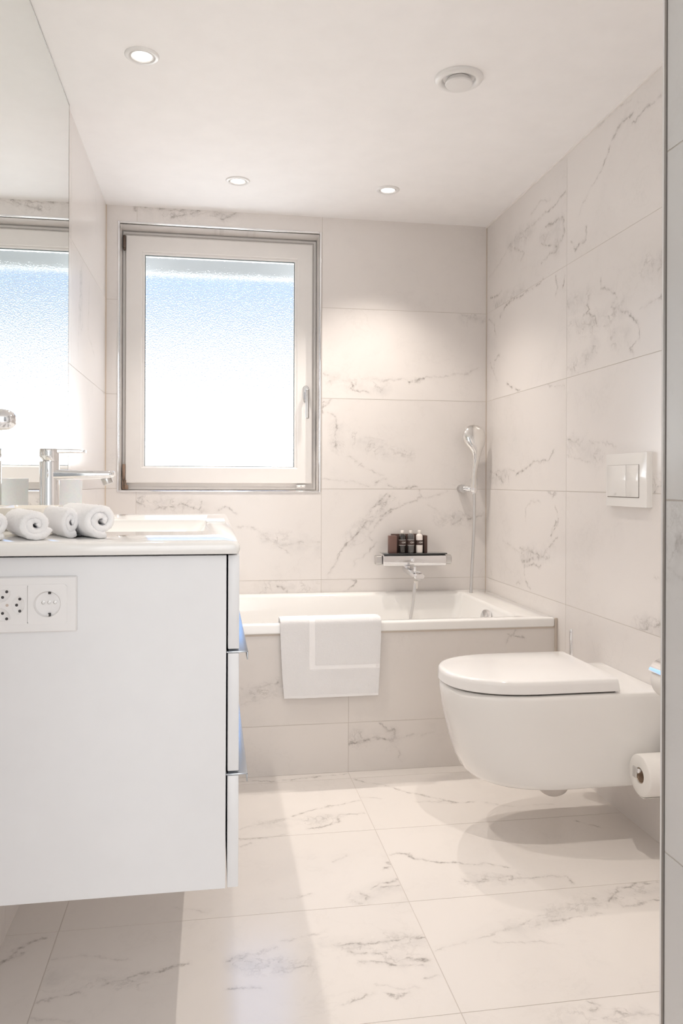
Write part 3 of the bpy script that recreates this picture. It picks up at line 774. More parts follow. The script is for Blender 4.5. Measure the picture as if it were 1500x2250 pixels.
bm = bmesh.new(); mitre_ring(bm, SX0 + 0.069, SX1 - 0.069, SZ0 + 0.062, SZ1 - 0.069, 0.010, SY + 0.006, SY + 0.05, 0.003); obj('glazing_bead', bm, M['upvc'], sash)
PX0, PX1, PZ0, PZ1 = SX0 + 0.0822, SX1 - 0.0822, SZ0 + 0.0752, SZ1 - 0.0822
bm = bmesh.new(); mitre_ring(bm, PX0 - 0.001, PX1 + 0.001, PZ0 - 0.001, PZ1 + 0.001, 0.0028, SY + 0.012, SY + 0.0215, 0.0005); obj('rubber_seal', bm, M['seal'], sash)
obj('pane', box((PX0 - 0.008, SY + 0.022, PZ0 - 0.008), (PX1 + 0.008, SY + 0.028, PZ1 + 0.008)), M['pane'], sash)
for z0, z1, mt in ((2.055, 2.121, 'hinge'), (1.035, 1.105, 'rust')):
    bm = bmesh.new(); add_box(bm, (WX0 + 0.004, SY - 0.004, z0), (SX0 - 0.001, SY + 0.02, z1), 0.004)
    cyl(bm, (WX0 + 0.011, SY - 0.005, z0 + 0.006), (WX0 + 0.011, SY - 0.005, z1 - 0.006), 0.006, 16, 0.001)
    obj('hinge', bm, M[mt], win, 40)
bm = bmesh.new()
for k in range(3): add_box(bm, (WX0 + 0.004 + k * 0.007, SY - 0.008, 0.998), (WX0 + 0.008 + k * 0.007, SY + 0.01, 1.034), 0.001)
add_box(bm, (WX0 + 0.003, SY + 0.0, 0.992), (SX0 + 0.012, SY + 0.015, 1.012), 0.003)
obj('corner_bearing', bm, M['rust'], win, 40)
bm = bmesh.new(); lp = []
for dy, s in ((0, 1), (-0.008, 1), (-0.010, 0.85)):
    c = Vector((0.424, SY + dy, 1.436)); pts = []
    for k in range(24):
        a = 2 * PI * k / 24
        pts.append((c.x + 0.0145 * s * math.cos(a), c.y, c.z + (0.020 if math.sin(a) > 0 else -0.020) + 0.0145 * s * math.sin(a)))
    lp.append(pts)
loft(bm, lp); hd = obj('handle_rosette', bm, M['satin'], win, 40)
bm = bmesh.new(); cyl(bm, (0.424, SY - 0.008, 1.442), (0.424, SY - 0.045, 1.442), 0.0085, 20, 0.002)
add_box(bm, (0.4165, SY - 0.054, 1.315), (0.4345, SY - 0.040, 1.452), 0.006, 4)
obj('window_handle', bm, M['satin'], win, 40)
bm = bmesh.new(); add_box(bm, (0.383, RV - 0.016, 1.002), (0.424, RV + 0.006, 1.015), 0.002, 2)
lt = obj('latch_block', bm, M['plastic'], win, 40)
bm = bmesh.new()
for dx, rr in ((-0.016, 0.0012), (0, 0.0020), (0.016, 0.0012)): cyl(bm, (0.4035 + dx, RV - 0.0165, 1.009), (0.4035 + dx, RV - 0.015, 1.009), rr, 12)
obj('screw', bm, M['dark'], lt)
# roller shutter box just outside the glass
sb = obj('shutter_box', box((WX0 - 0.05, YB + 0.262, 2.005), (WX1 + 0.05, YB + 0.290, 2.25)), M['shutter'])
tag(sb, 'grey roller shutter box seen through the top of the frosted pane', 'shutter')

# ------------------------------------------------------------------ ceiling lamps and vent
LG = 'recessed ceiling spotlights'
def downlight(x, y, label, visible=True):
    t = thing('recessed_spotlight', (x, y, ZC), label, 'ceiling light', LG)
    t.location.z = ZC
    bm = bmesh.new(); lathe(bm, (x, y, ZC + 0.002), (0, 0, -1), [(0, 0.048), (0.003, 0.048), (0.0065, 0.044), (0.007, 0.037), (0.004, 0.0345), (-0.004, 0.0335)], 48, cap1=False)
    obj('bezel', bm, M['plastic'], t, 50)
    bm = bmesh.new(); lathe(bm, (x, y, ZC + 0.001), (0, 0, -1), [(0.0, 0.0335), (0.0035, 0.033), (0.0055, 0.030), (0.0035, 0.0275)], 48, cap1=False)
    obj('inner_ring', bm, M['plastic'], t, 50)
    bm = bmesh.new(); lathe(bm, (x, y, ZC + 0.0015), (0, 0, -1), [(0, 0.028), (0.003, 0.027), (0.0042, 0.018), (0.0046, 0.004)], 32)
    obj('bulb', bm, M['bulb'], t, 60)
    ld = bpy.data.lights.new('lamp_light', 'SPOT'); ld.energy = SPOT_W; ld.color = LAMP_COL
    ld.spot_size = math.radians(104); ld.spot_blend = 0.95; ld.shadow_soft_size = 0.010
    lo = bpy.data.objects.new('lamp_light', ld); COL.objects.link(lo); lo.parent = t; lo.location = (0, 0, -0.032)
    return t
downlight(-0.198, 2.272, 'round white recessed spotlight nearest the mirror')
downlight(0.097, 3.150, 'round white recessed spotlight on the ceiling above the window')
downlight(0.704, 3.142, 'round white recessed spotlight above the tub, right of the window')
downlight(0.704, 1.400, 'round white recessed spotlight over the open floor in front of the toilet')

t = thing('ceiling_vent', (0.715, 2.241, ZC), 'round white ceiling vent with a domed disc in its ring', 'vent')
bm = bmesh.new(); lathe(bm, (0.715, 2.241, ZC + 0.002), (0, 0, -1), [(0, 0.071), (0.004, 0.072), (0.010, 0.069), (0.0145, 0.061), (0.014, 0.053), (0.008, 0.048), (-0.001, 0.0465)], 56, cap1=False)
obj('vent_ring', bm, M['plastic'], t, 60)
bm = bmesh.new(); lathe(bm, (0.715, 2.241, ZC - 0.004), (0, 0, -1), [(0, 0.034), (0.010, 0.040), (0.013, 0.0405), (0.0165, 0.038), (0.0185, 0.025), (0.019, 0.004)], 48)
obj('vent_disc', bm, M['plastic'], t, 40)
# ------------------------------------------------------------------ bathtub
t = thing('bathtub', (0.4, 3.13, 0), 'white enamel bathtub built in behind the marble panel under the window', 'bathtub')
bx0, bx1, by0, by1 = XL + 0.003, XR - 0.010, TUBY - 0.006, YB - 0.002
ix0, ix1, iy0, iy1 = XL + 0.10, 1.123, by0 + 0.062, by1 - 0.060
bm = bmesh.new()
L = []
L.append(rrect(bx0 + 0.004, bx1 - 0.004, by0 + 0.004, by1, 0.006, z=RIM - 0.034))
L.append(rrect(bx0, bx1, by0, by1, 0.008, z=RIM - 0.031))
L.append(rrect(bx0, bx1, by0, by1, 0.008, z=RIM - 0.007))
L.append(rrect(bx0 + 0.0015, bx1 - 0.0015, by0 + 0.0015, by1, 0.008, z=RIM - 0.003))
L.append(rrect(bx0 + 0.006, bx1 - 0.006, by0 + 0.006, by1 - 0.002, 0.008, z=RIM))
L.append(rrect(ix0 - 0.012, ix1 + 0.012, iy0 - 0.012, iy1 + 0.012, 0.030, z=RIM - 0.001))
L.append(rrect(ix0 - 0.004, ix1 + 0.004, iy0 - 0.004, iy1 + 0.004, 0.026, z=RIM - 0.005))
L.append(rrect(ix0, ix1, iy0, iy1, 0.024, z=RIM - 0.014))
for f_, dz in ((0.1, 0.06), (0.3, 0.15), (0.55, 0.25), (0.8, 0.34), (1.0, 0.385)):
    L.append(rrect(ix0 + 0.16 * f_, ix1 - 0.085 * f_, iy0 + 0.045 * f_, iy1 - 0.045 * f_, 0.03 + 0.05 * f_, z=RIM - 0.014 - dz))
L.append(rrect(ix0 + 0.19, ix1 - 0.115, iy0 + 0.075, iy1 - 0.075, 0.08, z=RIM - 0.414))
L.append(rrect(ix0 + 0.24, ix1 - 0.165, iy0 + 0.12, iy1 - 0.12, 0.08, z=RIM - 0.420))
loft(bm, L, False, True)
obj('tub_body', bm, M['enamel'], t, 45)
# overflow knob on the right inner end
ov = Vector((1.112, 3.070, 0.470)); axn = Vector((-1, 0, 0.22)).normalized()
bm = bmesh.new(); lathe(bm, ov - axn * 0.012, axn, [(0, 0.026), (0.010, 0.026), (0.014, 0.037), (0.026, 0.039), (0.034, 0.036), (0.0375, 0.024), (0.038, 0.003)], 40)
obj('overflow_knob', bm, M['chrome'], t, 45)

# ------------------------------------------------------------------ bath towel folded over the tub's front rim
random.seed(4)
bm = bmesh.new()
xa, xb = 0.236, 0.594
NX = 150
front_y, topz, botz = by0 - 0.010, RIM + 0.016, 0.274
prof = []                       # centre line from the outer hem over the rim into the tub
nseg = 90
for k in range(nseg + 1): prof.append((front_y, botz + (topz - 0.016 - botz) * k / nseg))
for k in range(1, 9):
    a = PI - (PI / 2) * k / 8
    prof.append((front_y + 0.016 + 0.016 * math.cos(a), topz - 0.016 + 0.016 * math.sin(a)))
for k in range(1, 9): prof.append((front_y + 0.016 + (iy0 + 0.006 - front_y - 0.032) * k / 8, topz))
for k in range(1, 7):
    a = PI / 2 - (PI / 2) * k / 6
    prof.append((iy0 - 0.010 + 0.016 * math.cos(a), topz - 0.016 + 0.016 * math.sin(a)))
for k in range(1, 14): prof.append((iy0 + 0.006 + 0.0035 * k, topz - 0.016 - 0.008 * k))
TH = 0.0085
rows = []
for i in range(NX + 1):
    fx = i / NX; r0 = []; r1 = []
    for k, (y, z) in enumerate(prof):
        dn = 1 - min(1, k / nseg)                       # 1 at the hem
        x = xa + (xb - xa) * fx
        x += (0.014 * dn ** 1.6) * (1 - fx) - 0.009 * dn ** 1.6 * fx * (1 if fx > 0.5 else 0.4) * 1.2
        x += 0.0012 * noise.noise(Vector((k * 0.35, 0, 3))) * (1 if fx in (0, 1) else 0.4)
        wv = 0.0050 * dn * (noise.noise(Vector((fx * 3.6, z * 9, 1.7))) + 0.35) + 0.0012 * min(1, dn * 3) * noise.noise(Vector((fx * 11, z * 22, 5.1)))
        zz = z - 0.004 * dn * (1 - abs(2 * fx - 1)) * 0.4 + (0.001 * noise.noise(Vector((fx * 9, 0, 0))) if k < 3 else 0)
        edge = min(1.0, min(fx, 1 - fx) * 26, (k + 0.6) / 2.2)
        th = TH * (0.55 + 0.45 * edge)
        u_ = xa + (xb - xa) * fx
        band = (0.337 < u_ < 0.358 and z > 0.372) or (0.372 < z < 0.387 and u_ > 0.337) or (z < 0.282)
        if band and not (0.3375 < u_ < 0.3385): th -= 0.0016
        if k <= nseg:
            r0.append((x, y - th / 2 - wv, zz)); r1.append((x, y + TH / 2 - 0.0005, zz))
        else:
            a, b = prof[min(k + 1, len(prof) - 1)], prof[k - 1]
            d = Vector((0, a[0] - b[0], a[1] - b[1])).normalized(); nn = Vector((0, -d.z, d.y))
            p_ = Vector((x, y, z)); r0.append(tuple(p_ + nn * th * 0.5)); r1.append(tuple(p_ - nn * th * 0.5))
    rows.append(r0 + r1[::-1])
loft(bm, rows, True, True)
o = obj('bath_towel', bm, M['bath_towel'], None, 60)
tag(o, 'folded white bath towel hanging over the front rim of the bathtub', 'towel')

# ------------------------------------------------------------------ toilet (wall hung)
def dloop(xt, xb_, yc, hw, z, n=40, pw=2.35):
    """D outline: straight back at xb_, rounded nose at xt"""
    nose = min(hw * 1.32, (xb_ - xt) * 0.9); pts = []
    for k in range(n + 1):
        a = -PI / 2 + PI * k / n
        ca, sa = math.cos(a), math.sin(a)
        pts.append(Vector((xt + nose - nose * abs(ca) ** (2 / pw), yc + hw * math.copysign(abs(sa) ** (2 / pw), sa), z)))
    m_ = 6
    for k in range(1, m_ + 1): pts.append(Vector((xt + nose + (xb_ - xt - nose) * k / m_, yc + hw, z)))
    for k in range(1, m_): pts.append(Vector((xb_, yc + hw - 2 * hw * k / m_, z)))
    for k in range(m_): pts.append(Vector((xb_ - (xb_ - xt - nose) * k / m_, yc - hw, z)))
    return pts
TC = 2.230
t = thing('toilet', (XR, TC, 0.175), 'white wall-hung toilet with closed lid between the tub and the paper rolls', 'toilet')
bm = bmesh.new(); L = []
body = [(0.174, 0.830, 0.140), (0.1735, 0.775, 0.168), (0.1755, 0.757, 0.1755), (0.181, 0.744, 0.179), (0.193, 0.731, 0.181), (0.23, 0.712, 0.1825), (0.28, 0.697, 0.1835), (0.34, 0.682, 0.1845),
        (0.39, 0.673, 0.185), (0.425, 0.669, 0.1855), (0.4345, 0.671, 0.1845), (0.4385, 0.676, 0.181), (0.4395, 0.684, 0.176)]
for z, xt, hw in body: L.append(dloop(xt, XR - 0.001, TC, hw, z))
loft(bm, L); obj('bowl', bm, M['ceramic'], t, 50)
bm = bmesh.new(); L = []
for z, g_ in ((0.4405, 0.010), (0.4445, 0.010)): L.append(dloop(0.668 + g_, 1.118, TC, 0.185 - g_, z))
loft(bm, L); obj('seat_gap_shade', bm, M['dark'], t)  # dark slab painting the shade in the gap between bowl and lid
bm = bmesh.new(); L = []
for z, g_ in ((0.4445, 0.003), (0.447, 0.0), (0.468, 0.0015), (0.4765, 0.003), (0.4805, 0.007), (0.482, 0.014)): L.append(dloop(0.664 + g_, 1.128 - (z - 0.444) * 0.16, TC, 0.186 - g_, z))
loft(bm, L); lid = obj('lid', bm, M['seat'], t, 50)
bm = bmesh.new()
bm.free()
for s in (-1, 1):
    bm = bmesh.new(); cyl(bm, (1.126, TC + s * 0.078 - 0.02, 0.453), (1.126, TC + s * 0.078 + 0.02, 0.453), 0.009, 20, 0.002); obj('hinge', bm, M['seat'], t, 40)

bm = bmesh.new(); bmesh.ops.create_uvsphere(bm, u_segments=32, v_segments=20, radius=1.0)
for v in bm.verts: v.co = Vector((0.975 + v.co.x * 0.048, 2.150 + v.co.y * 0.05, 0.165 + v.co.z * 0.042))
obj('trapway', bm, simple('trap_glaze', (0.62, 0.58, 0.55), 0.4), t, 60)

# flush plate
t = thing('flush_plate', (XR, 2.230, 1.037), 'white square flush plate with two buttons on the wall above the toilet', 'flush plate')
bm = bmesh.new(); px = XR - 0.018
loops = []
def yz_rr(x, y0, y1, z0, z1, r): return [Vector((x, p.x, p.y)) for p in rrect(y0, y1, z0, z1, r, 4)]
for x, g_ in ((XR, 0), (XR - 0.014, 0.0), (px + 0.0005, 0.0006), (px, 0.002)): loops.append(yz_rr(x, 2.112 + g_, 2.352 - g_, 0.955 + g_, 1.119 - g_, 0.003))
loft(bm, loops); obj('plate', bm, M['ceramic'], t, 30)
bm = bmesh.new(); loft(bm, [yz_rr(x, 2.153, 2.342, 0.983, 1.083, 0.002) for x in (px + 0.001, px - 0.0006)]); obj('button_gap', bm, simple('button_gap', (0.22, 0.19, 0.17), 0.5), t)
for y0, y1 in ((2.1545, 2.2235), (2.2250, 2.3405)):
    bm = bmesh.new(); loft(bm, [yz_rr(x, y0 + g_, y1 - g_, 0.9855 + g_, 1.0822 - g_, 0.002) for x, g_ in ((px + 0.001, 0), (px - 0.0022, 0), (px - 0.003, 0.0012))])
    obj('button', bm, M['ceramic'], t, 30)

# toilet brush: chrome handle rising behind the toilet
t = thing('toilet_brush', (1.190, 2.480, 0.20), 'chrome toilet brush handle standing up behind the toilet lid', 'toilet brush')
bm = bmesh.new(); lathe(bm, (1.19, 2.48, 0.235), (0, 0, 1), [(0, 0.0065), (0.29, 0.0065), (0.298, 0.0062), (0.303, 0.0045), (0.3035, 0.0035)], 20); obj('brush_handle', bm, M['chrome'], t, 40)
bm = bmesh.new(); lathe(bm, (1.19, 2.48, 0.20), (0, 0, 1), [(0, 0.030), (0.003, 0.033), (0.14, 0.033), (0.145, 0.031), (0.148, 0.010)], 32)
add_box(bm, (1.21, 2.47, 0.26), (XR, 2.49, 0.30), 0.003); obj('brush_holder', bm, M['ceramic'], t, 40)

# ------------------------------------------------------------------ toilet rolls
def paper_roll(bm, a, b, R, rc, seed):
    a = Vector(a); b = Vector(b); d = (b - a).normalized(); L_ = (b - a).length; u, v = frame_of(d); n = 56
    def lp(t_, r, jit=0.0):
        out = []
        for k in range(n):
            an = 2 * PI * k / n
            rr = r + jit * noise.noise(Vector((math.cos(an) * 1.5, math.sin(an) * 1.5, seed)))
            out.append(a + d * t_ + (u * math.cos(an) + v * math.sin(an)) * rr)
        return out
    S = [lp(0.004, rc), lp(0.0, rc + 0.001), lp(0.001, rc * 0.5 + R * 0.5), lp(0.0, R - 0.004, 0.001), lp(0.0012, R - 0.0012, 0.001), lp(0.004, R, 0.001), lp(L_ * 0.5, R, 0.001), lp(L_ - 0.004, R, 0.001), lp(L_ - 0.001, R - 0.0015, 0.001), lp(L_, R - 0.004), lp(L_, rc + 0.001), lp(L_ - 0.004, rc), lp(L_ / 2, rc), lp(0.004, rc)]
    loft(bm, S, False, False)
def core(bm, a, b, r):
    lathe(bm, a, Vector(b) - Vector(a), [(0.003, r), (0.003, r - 0.0015), ((Vector(b) - Vector(a)).length - 0.003, r - 0.0015), ((Vector(b) - Vector(a)).length - 0.003, r)], 32, False, False)
# spare roll on a horizontal peg fixed to the right wall
ry, rz = 1.975, 0.2345
t = thing('toilet_roll', (1.19, ry, rz - 0.06), 'spare white toilet roll stored on a peg low on the wall, its end facing left', 'toilet roll')
bm = bmesh.new(); paper_roll(bm, (1.146, ry, rz), (1.248, ry, rz), 0.0560, 0.0205, 3)
obj('paper', bm, M['paper'], t, 50)
bm = bmesh.new(); core(bm, (1.146, ry, rz), (1.248, ry, rz), 0.0205); obj('core', bm, M['card'], t, 50)
bm = bmesh.new()
vsr = []
for k in range(7):
    f_ = k / 6; vsr.append([(1.121 + 0.02 * 0, 1.0, 1.0)])
add_box(bm, (1.147, ry - 0.019, rz - 0.0566), (1.247, ry + 0.002, rz - 0.0554), 0.0003); obj('loose_sheet', bm, M['paper'], t)
t = thing('roll_peg', (XR, ry, rz), 'chrome peg on the right wall carrying the spare toilet roll', 'roll holder')
bm = bmesh.new(); cyl(bm, (1.134, ry, rz + 0.012), (XR, ry, rz + 0.012), 0.0065, 20, 0.001); obj('peg', bm, M['chrome'], t, 40)
bm = bmesh.new(); add_box(bm, (1.130, ry - 0.010, rz - 0.004), (1.135, ry + 0.010, rz + 0.025), 0.004, 4); obj('end_stop', bm, M['satin'], t, 40)
bm = bmesh.new(); cyl(bm, (XR - 0.008, ry, rz + 0.012), (XR, ry, rz + 0.012), 0.022, 32, 0.002); obj('wall_flange', bm, M['chrome'], t, 40)
# roll in use under a chrome flap
cx, cz = 1.231, 0.499
cx = 1.192
t = thing('toilet_roll', (cx, 1.93, cz - 0.05), 'white toilet roll in use under a chrome flap, half hidden by the door wall', 'toilet roll')
bm = bmesh.new(); paper_roll(bm, (1.221, 1.865, cz), (1.221, 1.965, cz), 0.052, 0.020, 9); obj('paper', bm, M['paper'], t, 50)
bm = bmesh.new(); core(bm, (1.221, 1.865, cz), (1.221, 1.965, cz), 0.020); obj('core', bm, M['card'], t, 50)
t = thing('roll_holder', (XR, 1.92, cz), 'chrome roll holder with a curved flap over the upper toilet roll', 'roll holder')
bm = bmesh.new(); loops = []
for k in range(15):
    a = math.radians(158 - k * 9.5); r_in, r_out = 0.0545, 0.0562
    c, s = math.cos(a), math.sin(a)
    loops.append([(1.221 + r_in * c, 1.858, cz + r_in * s), (1.221 + r_in * c, 1.972, cz + r_in * s), (1.221 + r_out * c, 1.972, cz + r_out * s), (1.221 + r_out * c, 1.858, cz + r_out * s)])
loft(bm, loops); add_box(bm, (1.228, 1.90, cz + 0.051), (XR, 1.93, cz + 0.057), 0.001)
obj('flap', bm, M['chrome'], t, 40)
bm = bmesh.new(); cyl(bm, (1.221, 1.855, cz), (1.221, 1.99, cz), 0.006, 16, 0.001); cyl(bm, (1.221, 1.984, cz), (XR, 1.984, cz), 0.006, 16); obj('roll_bar', bm, M['chrome'], t, 40)

# ------------------------------------------------------------------ vanity unit
VY0, VY1, VX1 = 1.385, 2.555, 0.047
t = thing('vanity_cabinet', (-0.21, 1.97, 0.315), 'white wall-hung vanity cabinet with three drawers on the left wall', 'cabinet')
obj('side_panel', box((XL + 0.001, VY0, 0.318), (0.0255, VY0 + 0.018, 0.8985), 0.001), M['lacquer'], t)
obj('side_panel', box((XL + 0.001, VY1 - 0.018, 0.318), (0.0255, VY1, 0.8985), 0.001), M['lacquer'], t)
obj('bottom_panel', box((XL + 0.001, VY0 + 0.0185, 0.320), (0.0255, VY1 - 0.0185, 0.338)), M['lacquer'], t)
obj('gap_shade_panel', box((0.0155, VY0 + 0.019, 0.339), (0.0250, VY1 - 0.019, 0.8975)), M['dark'], t)  # dark sheet painted in as the shade seen through the drawer gaps
for z0, z1 in ((0.7345, 0.8985), (0.5215, 0.7270), (0.3185, 0.5135)):
    d_ = obj('drawer', box((0.0285, VY0 + 0.001, z0), (0.0478, VY1 - 0.001, z1), 0.0012), M['lacquer'], t, 30)
    if z0 < 0.7:
        bm = bmesh.new()
        add_box(bm, (0.026, VY0 + 0.001, z1 + 0.0006), (0.0635, VY1 - 0.001, z1 + 0.0034), 0.0006)
        add_box(bm, (0.0615, VY0 + 0.001, z1 - 0.012), (0.0635, VY1 - 0.001, z1 + 0.0030), 0.0006)
        g_ = obj('drawer_handle', bm, M['alu'], d_, 30); tag(g_, 'slim aluminium grip strip along the top edge of the drawer')

# washbasin counter
t = thing('washbasin', (-0.2, 1.97, 0.900), 'glossy white ceramic washbasin top resting on the vanity cabinet', 'washbasin')
CT = 0.924
bm = bmesh.new()
cx0, cx1, cy0, cy1 = XL + 0.001, 0.0485, 1.366, 2.560
hx0, hx1, hy0, hy1 = -0.345, -0.018, 1.66, 2.20
L = []
L.append(rrect(cx0, cx1 - 0.010, cy0 + 0.010, cy1, 0.006, z=0.9010))
L.append(rrect(cx0, cx1 - 0.003, cy0 + 0.003, cy1, 0.009, z=0.9020))
L.append(rrect(cx0, cx1, cy0, cy1, 0.011, z=0.908))
L.append(rrect(cx0, cx1, cy0, cy1, 0.011, z=0.914))
L.append(rrect(cx0, cx1 - 0.001, cy0 + 0.001, cy1, 0.011, z=0.9185))
L.append(rrect(cx0, cx1 - 0.0035, cy0 + 0.0035, cy1, 0.011, z=0.9220))
L.append(rrect(cx0, cx1 - 0.008, cy0 + 0.008, cy1, 0.011, z=CT))
L.append(rrect(hx0 - 0.010, hx1 + 0.010, hy0 - 0.010, hy1 + 0.010, 0.030, z=CT))
L.append(rrect(hx0 - 0.002, hx1 + 0.002, hy0 - 0.002, hy1 + 0.002, 0.026, z=CT - 0.003))
for f_, dz in ((0.0, 0.010), (0.35, 0.035), (0.8, 0.060), (1.4, 0.078)):
    L.append(rrect(hx0 + 0.05 * f_, hx1 - 0.05 * f_, hy0 + 0.07 * f_, hy1 - 0.07 * f_, 0.03 + 0.03 * f_, z=CT - dz))
L.append(rrect(hx0 + 0.11, hx1 - 0.11, hy0 + 0.16, hy1 - 0.16, 0.05, z=CT - 0.083))
loft(bm, L, False, True)
obj('basin', bm, M['ceramic'], t, 40)
bm = bmesh.new(); cyl(bm, (-0.18, 1.93, CT - 0.084), (-0.18, 1.93, CT - 0.078), 0.032, 32, 0.002); obj('drain', bm, M['chrome'], t, 40)
# low raised step along the right of the bowl
bm = bmesh.new(); add_box(bm, (hx1 + 0.004, 2.02, CT - 0.002), (0.034, 2.40, CT + 0.0025), 0.002, 3); obj('soap_ledge', bm, M['ceramic'], t, 40)

# wall mirror
mir = obj('wall_mirror', box((XL, 0.05, 0.925), (XL + 0.004, 2.606, ZC - 0.001)), [M['mirror']])
tag(mir, 'large frameless wall mirror above the vanity, reaching the ceiling', 'mirror')
bm = bmesh.new(); add_box(bm, (XL, 2.606, 0.925), (XL + 0.0045, 2.6075, ZC - 0.001)); add_box(bm, (XL, 0.05, ZC - 0.003), (XL + 0.005, 2.606, ZC - 0.0005))
obj('mirror_edge', bm, simple('mirror_edge', (0.28, 0.26, 0.23), 0.3, 0.4), mir)

# basin faucet
FX, FY = -0.385, 1.98
t = thing('basin_faucet', (FX, FY, CT), 'chrome single-lever basin faucet standing behind the rolled towels', 'faucet')
bm = bmesh.new(); lathe(bm, (FX, FY, CT), (0, 0, 1), [(0, 0.027), (0.004, 0.027), (0.005, 0.0228), (0.148, 0.0228), (0.150, 0.0222), (0.1505, 0.018)], 48)
obj('faucet_body', bm, M['chrome'], t, 40)
bm = bmesh.new(); L = []
for x, w_, z0, z1 in ((FX + 0.008, 0.019, 1.0285, 1.0545), (FX + 0.05, 0.0205, 1.0300, 1.0535), (FX + 0.10, 0.022, 1.0315, 1.0525), (FX + 0.138, 0.022, 1.0330, 1.052), (FX + 0.149, 0.0205, 1.0365, 1.0515), (FX + 0.152, 0.018, 1.039, 1.049)):
    L.append([Vector((x, FY + p.x, p.y)) for p in rrect(-w_, w_, z0, z1, 0.009, 6)])
loft(bm, L); obj('spout', bm, M['chrome'], t, 40)
bm = bmesh.new(); cyl(bm, (FX + 0.130, FY, 1.038), (FX + 0.137, FY, 1.020), 0.0125, 28, 0.0012); obj('aerator', bm, M['satin'], t, 40)
bm = bmesh.new(); L = []
for z, r_, dx in ((1.0735, 0.0185, 0.004), (1.0755, 0.0190, 0.0035), (1.086, 0.0226, 0.0), (1.092, 0.0228, 0), (1.1025, 0.0228, 0), (1.104, 0.0218, 0)):
    L.append([Vector((FX + dx + r_ * math.cos(2 * PI * k / 48), FY + r_ * math.sin(2 * PI * k / 48), z)) for k in range(48)])
loft(bm, L)
L = []
for x, w_, z0, z1 in ((FX + 0.005, 0.012, 1.0925, 1.1035), (FX + 0.045, 0.0115, 1.0945, 1.1035), (FX + 0.081, 0.0105, 1.0945, 1.1025), (FX + 0.084, 0.0095, 1.0955, 1.1015)):
    L.append([Vector((x, FY + p.x, p.y)) for p in rrect(-w_, w_, z0, z1, 0.003, 4)])
loft(bm, L); obj('lever', bm, M['chrome'], t, 40)

# tumbler and dish
t_ = bmesh.new(); tx, ty = -0.382, 2.20
lathe(t_, (tx, ty, CT), (0, 0, 1), [(0, 0.0345), (0.003, 0.0365), (0.109, 0.0385), (0.110, 0.0375), (0.109, 0.0360), (0.006, 0.034), (0.005, 0.002)], 48)
o = obj('tumbler', t_, M['tumbler'], None, 40); tag(o, 'frosted white tumbler standing between the faucet and the mirror edge', 'tumbler')
bm = bmesh.new(); L = []
for z, g_ in ((CT, 0.012), (CT + 0.004, 0.006), (CT + 0.040, 0.0), (CT + 0.046, 0.0), (CT + 0.047, 0.002), (CT + 0.044, 0.005), (CT + 0.034, 0.010), (CT + 0.032, 0.03)):
    L.append(rrect(-0.448 + g_, -0.338 - g_, 1.70 + g_, 1.90 - g_, 0.012, 5, z))
loft(bm, L); o = obj('soap_dish', bm, M['cream'], None, 40); tag(o, 'cream rectangular dish partly hidden behind the rolled towels', 'dish')

# chrome fixture end at the left edge of the frame
t = thing('mirror_fixture', (XL, 1.56, 1.14), 'rounded chrome arm reaching out from the wall mirror at far left', 'fixture')
bm = bmesh.new(); lathe(bm, (XL + 0.008, 1.56, 1.143), (1, 0, -0.03), [(0, 0.020), (0.058, 0.020), (0.070, 0.0185), (0.078, 0.0145), (0.0825, 0.009), (0.0835, 0.001)], 40); obj('arm', bm, M['chrome'], t, 60)
bm = bmesh.new(); cyl(bm, (XL + 0.004, 1.56, 1.143), (XL + 0.010, 1.56, 1.143), 0.030, 40, 0.002); obj('mount_plate', bm, M['chrome'], t, 40)

# power sockets on the cabinet side
t = thing('power_socket', (-0.31, VY0, 0.82), 'white double power socket on the near side of the vanity cabinet', 'power socket')
yf = VY0 - 0.0001
def xz(y, x0, x1, z0, z1, r, n=4): return [Vector((p.x, y, p.y)) for p in rrect(x0, x1, z0, z1, r, n)]
bm = bmesh.new(); loops = []
for y, g_ in ((yf, 0), (yf - 0.0045, 0), (yf - 0.007, 0.002), (yf - 0.0075, 0.012), (yf - 0.0068, 0.0158), (yf - 0.002, 0.0158)): loops.append(xz(y, -0.381 + g_, -0.2235 - g_, 0.7735 + g_, 0.8665 - g_, 0.002))
loft(bm, loops, False, False); obj('frame', bm, M['socket'], t, 30)
def plate_with_recess(x0, x1, holes_poly, name, depth):
    """flat plate whose recess is lofted down from its rim"""
    bm = bmesh.new()
    return bm
zc0 = 0.8205
# right insert: round grounded socket
ix_, hw_, yr = -0.2704, 0.0314, yf - 0.0082
def square_to_circle(bm, cx_, cz_, hw_, r_, yy, mi=0, n=48):
    sq = []; ci = []
    for k in range(n):
        a = 2 * PI * (k + 0.5) / n; c, s = math.cos(a), math.sin(a); m_ = max(abs(c), abs(s))
        sq.append((cx_ + hw_ * c / m_, yy, cz_ + hw_ * 1.06 * s / m_)); ci.append((c, s))
    lo = [[(x, yy + 0.004, z) for x, y, z in sq], sq, [(cx_ + r_ * c, yy, cz_ + r_ * s) for c, s in ci], [(cx_ + r_ * c, yy - 0.0006, cz_ + r_ * s) for c, s in ci],
          [(cx_ + (r_ - 0.0016) * c, yy - 0.0006, cz_ + (r_ - 0.0016) * s) for c, s in ci], [(cx_ + (r_ - 0.0026) * c, yy + 0.0042, cz_ + (r_ - 0.0026) * s) for c, s in ci], [(cx_ + (r_ - 0.004) * c, yy + 0.0055, cz_ + (r_ - 0.004) * s) for c, s in ci]]
    loft(bm, lo, False, True)
bm = bmesh.new(); square_to_circle(bm, ix_, zc0, hw_, 0.0233, yr); ins = obj('socket_insert', bm, M['socket'], t, 40)
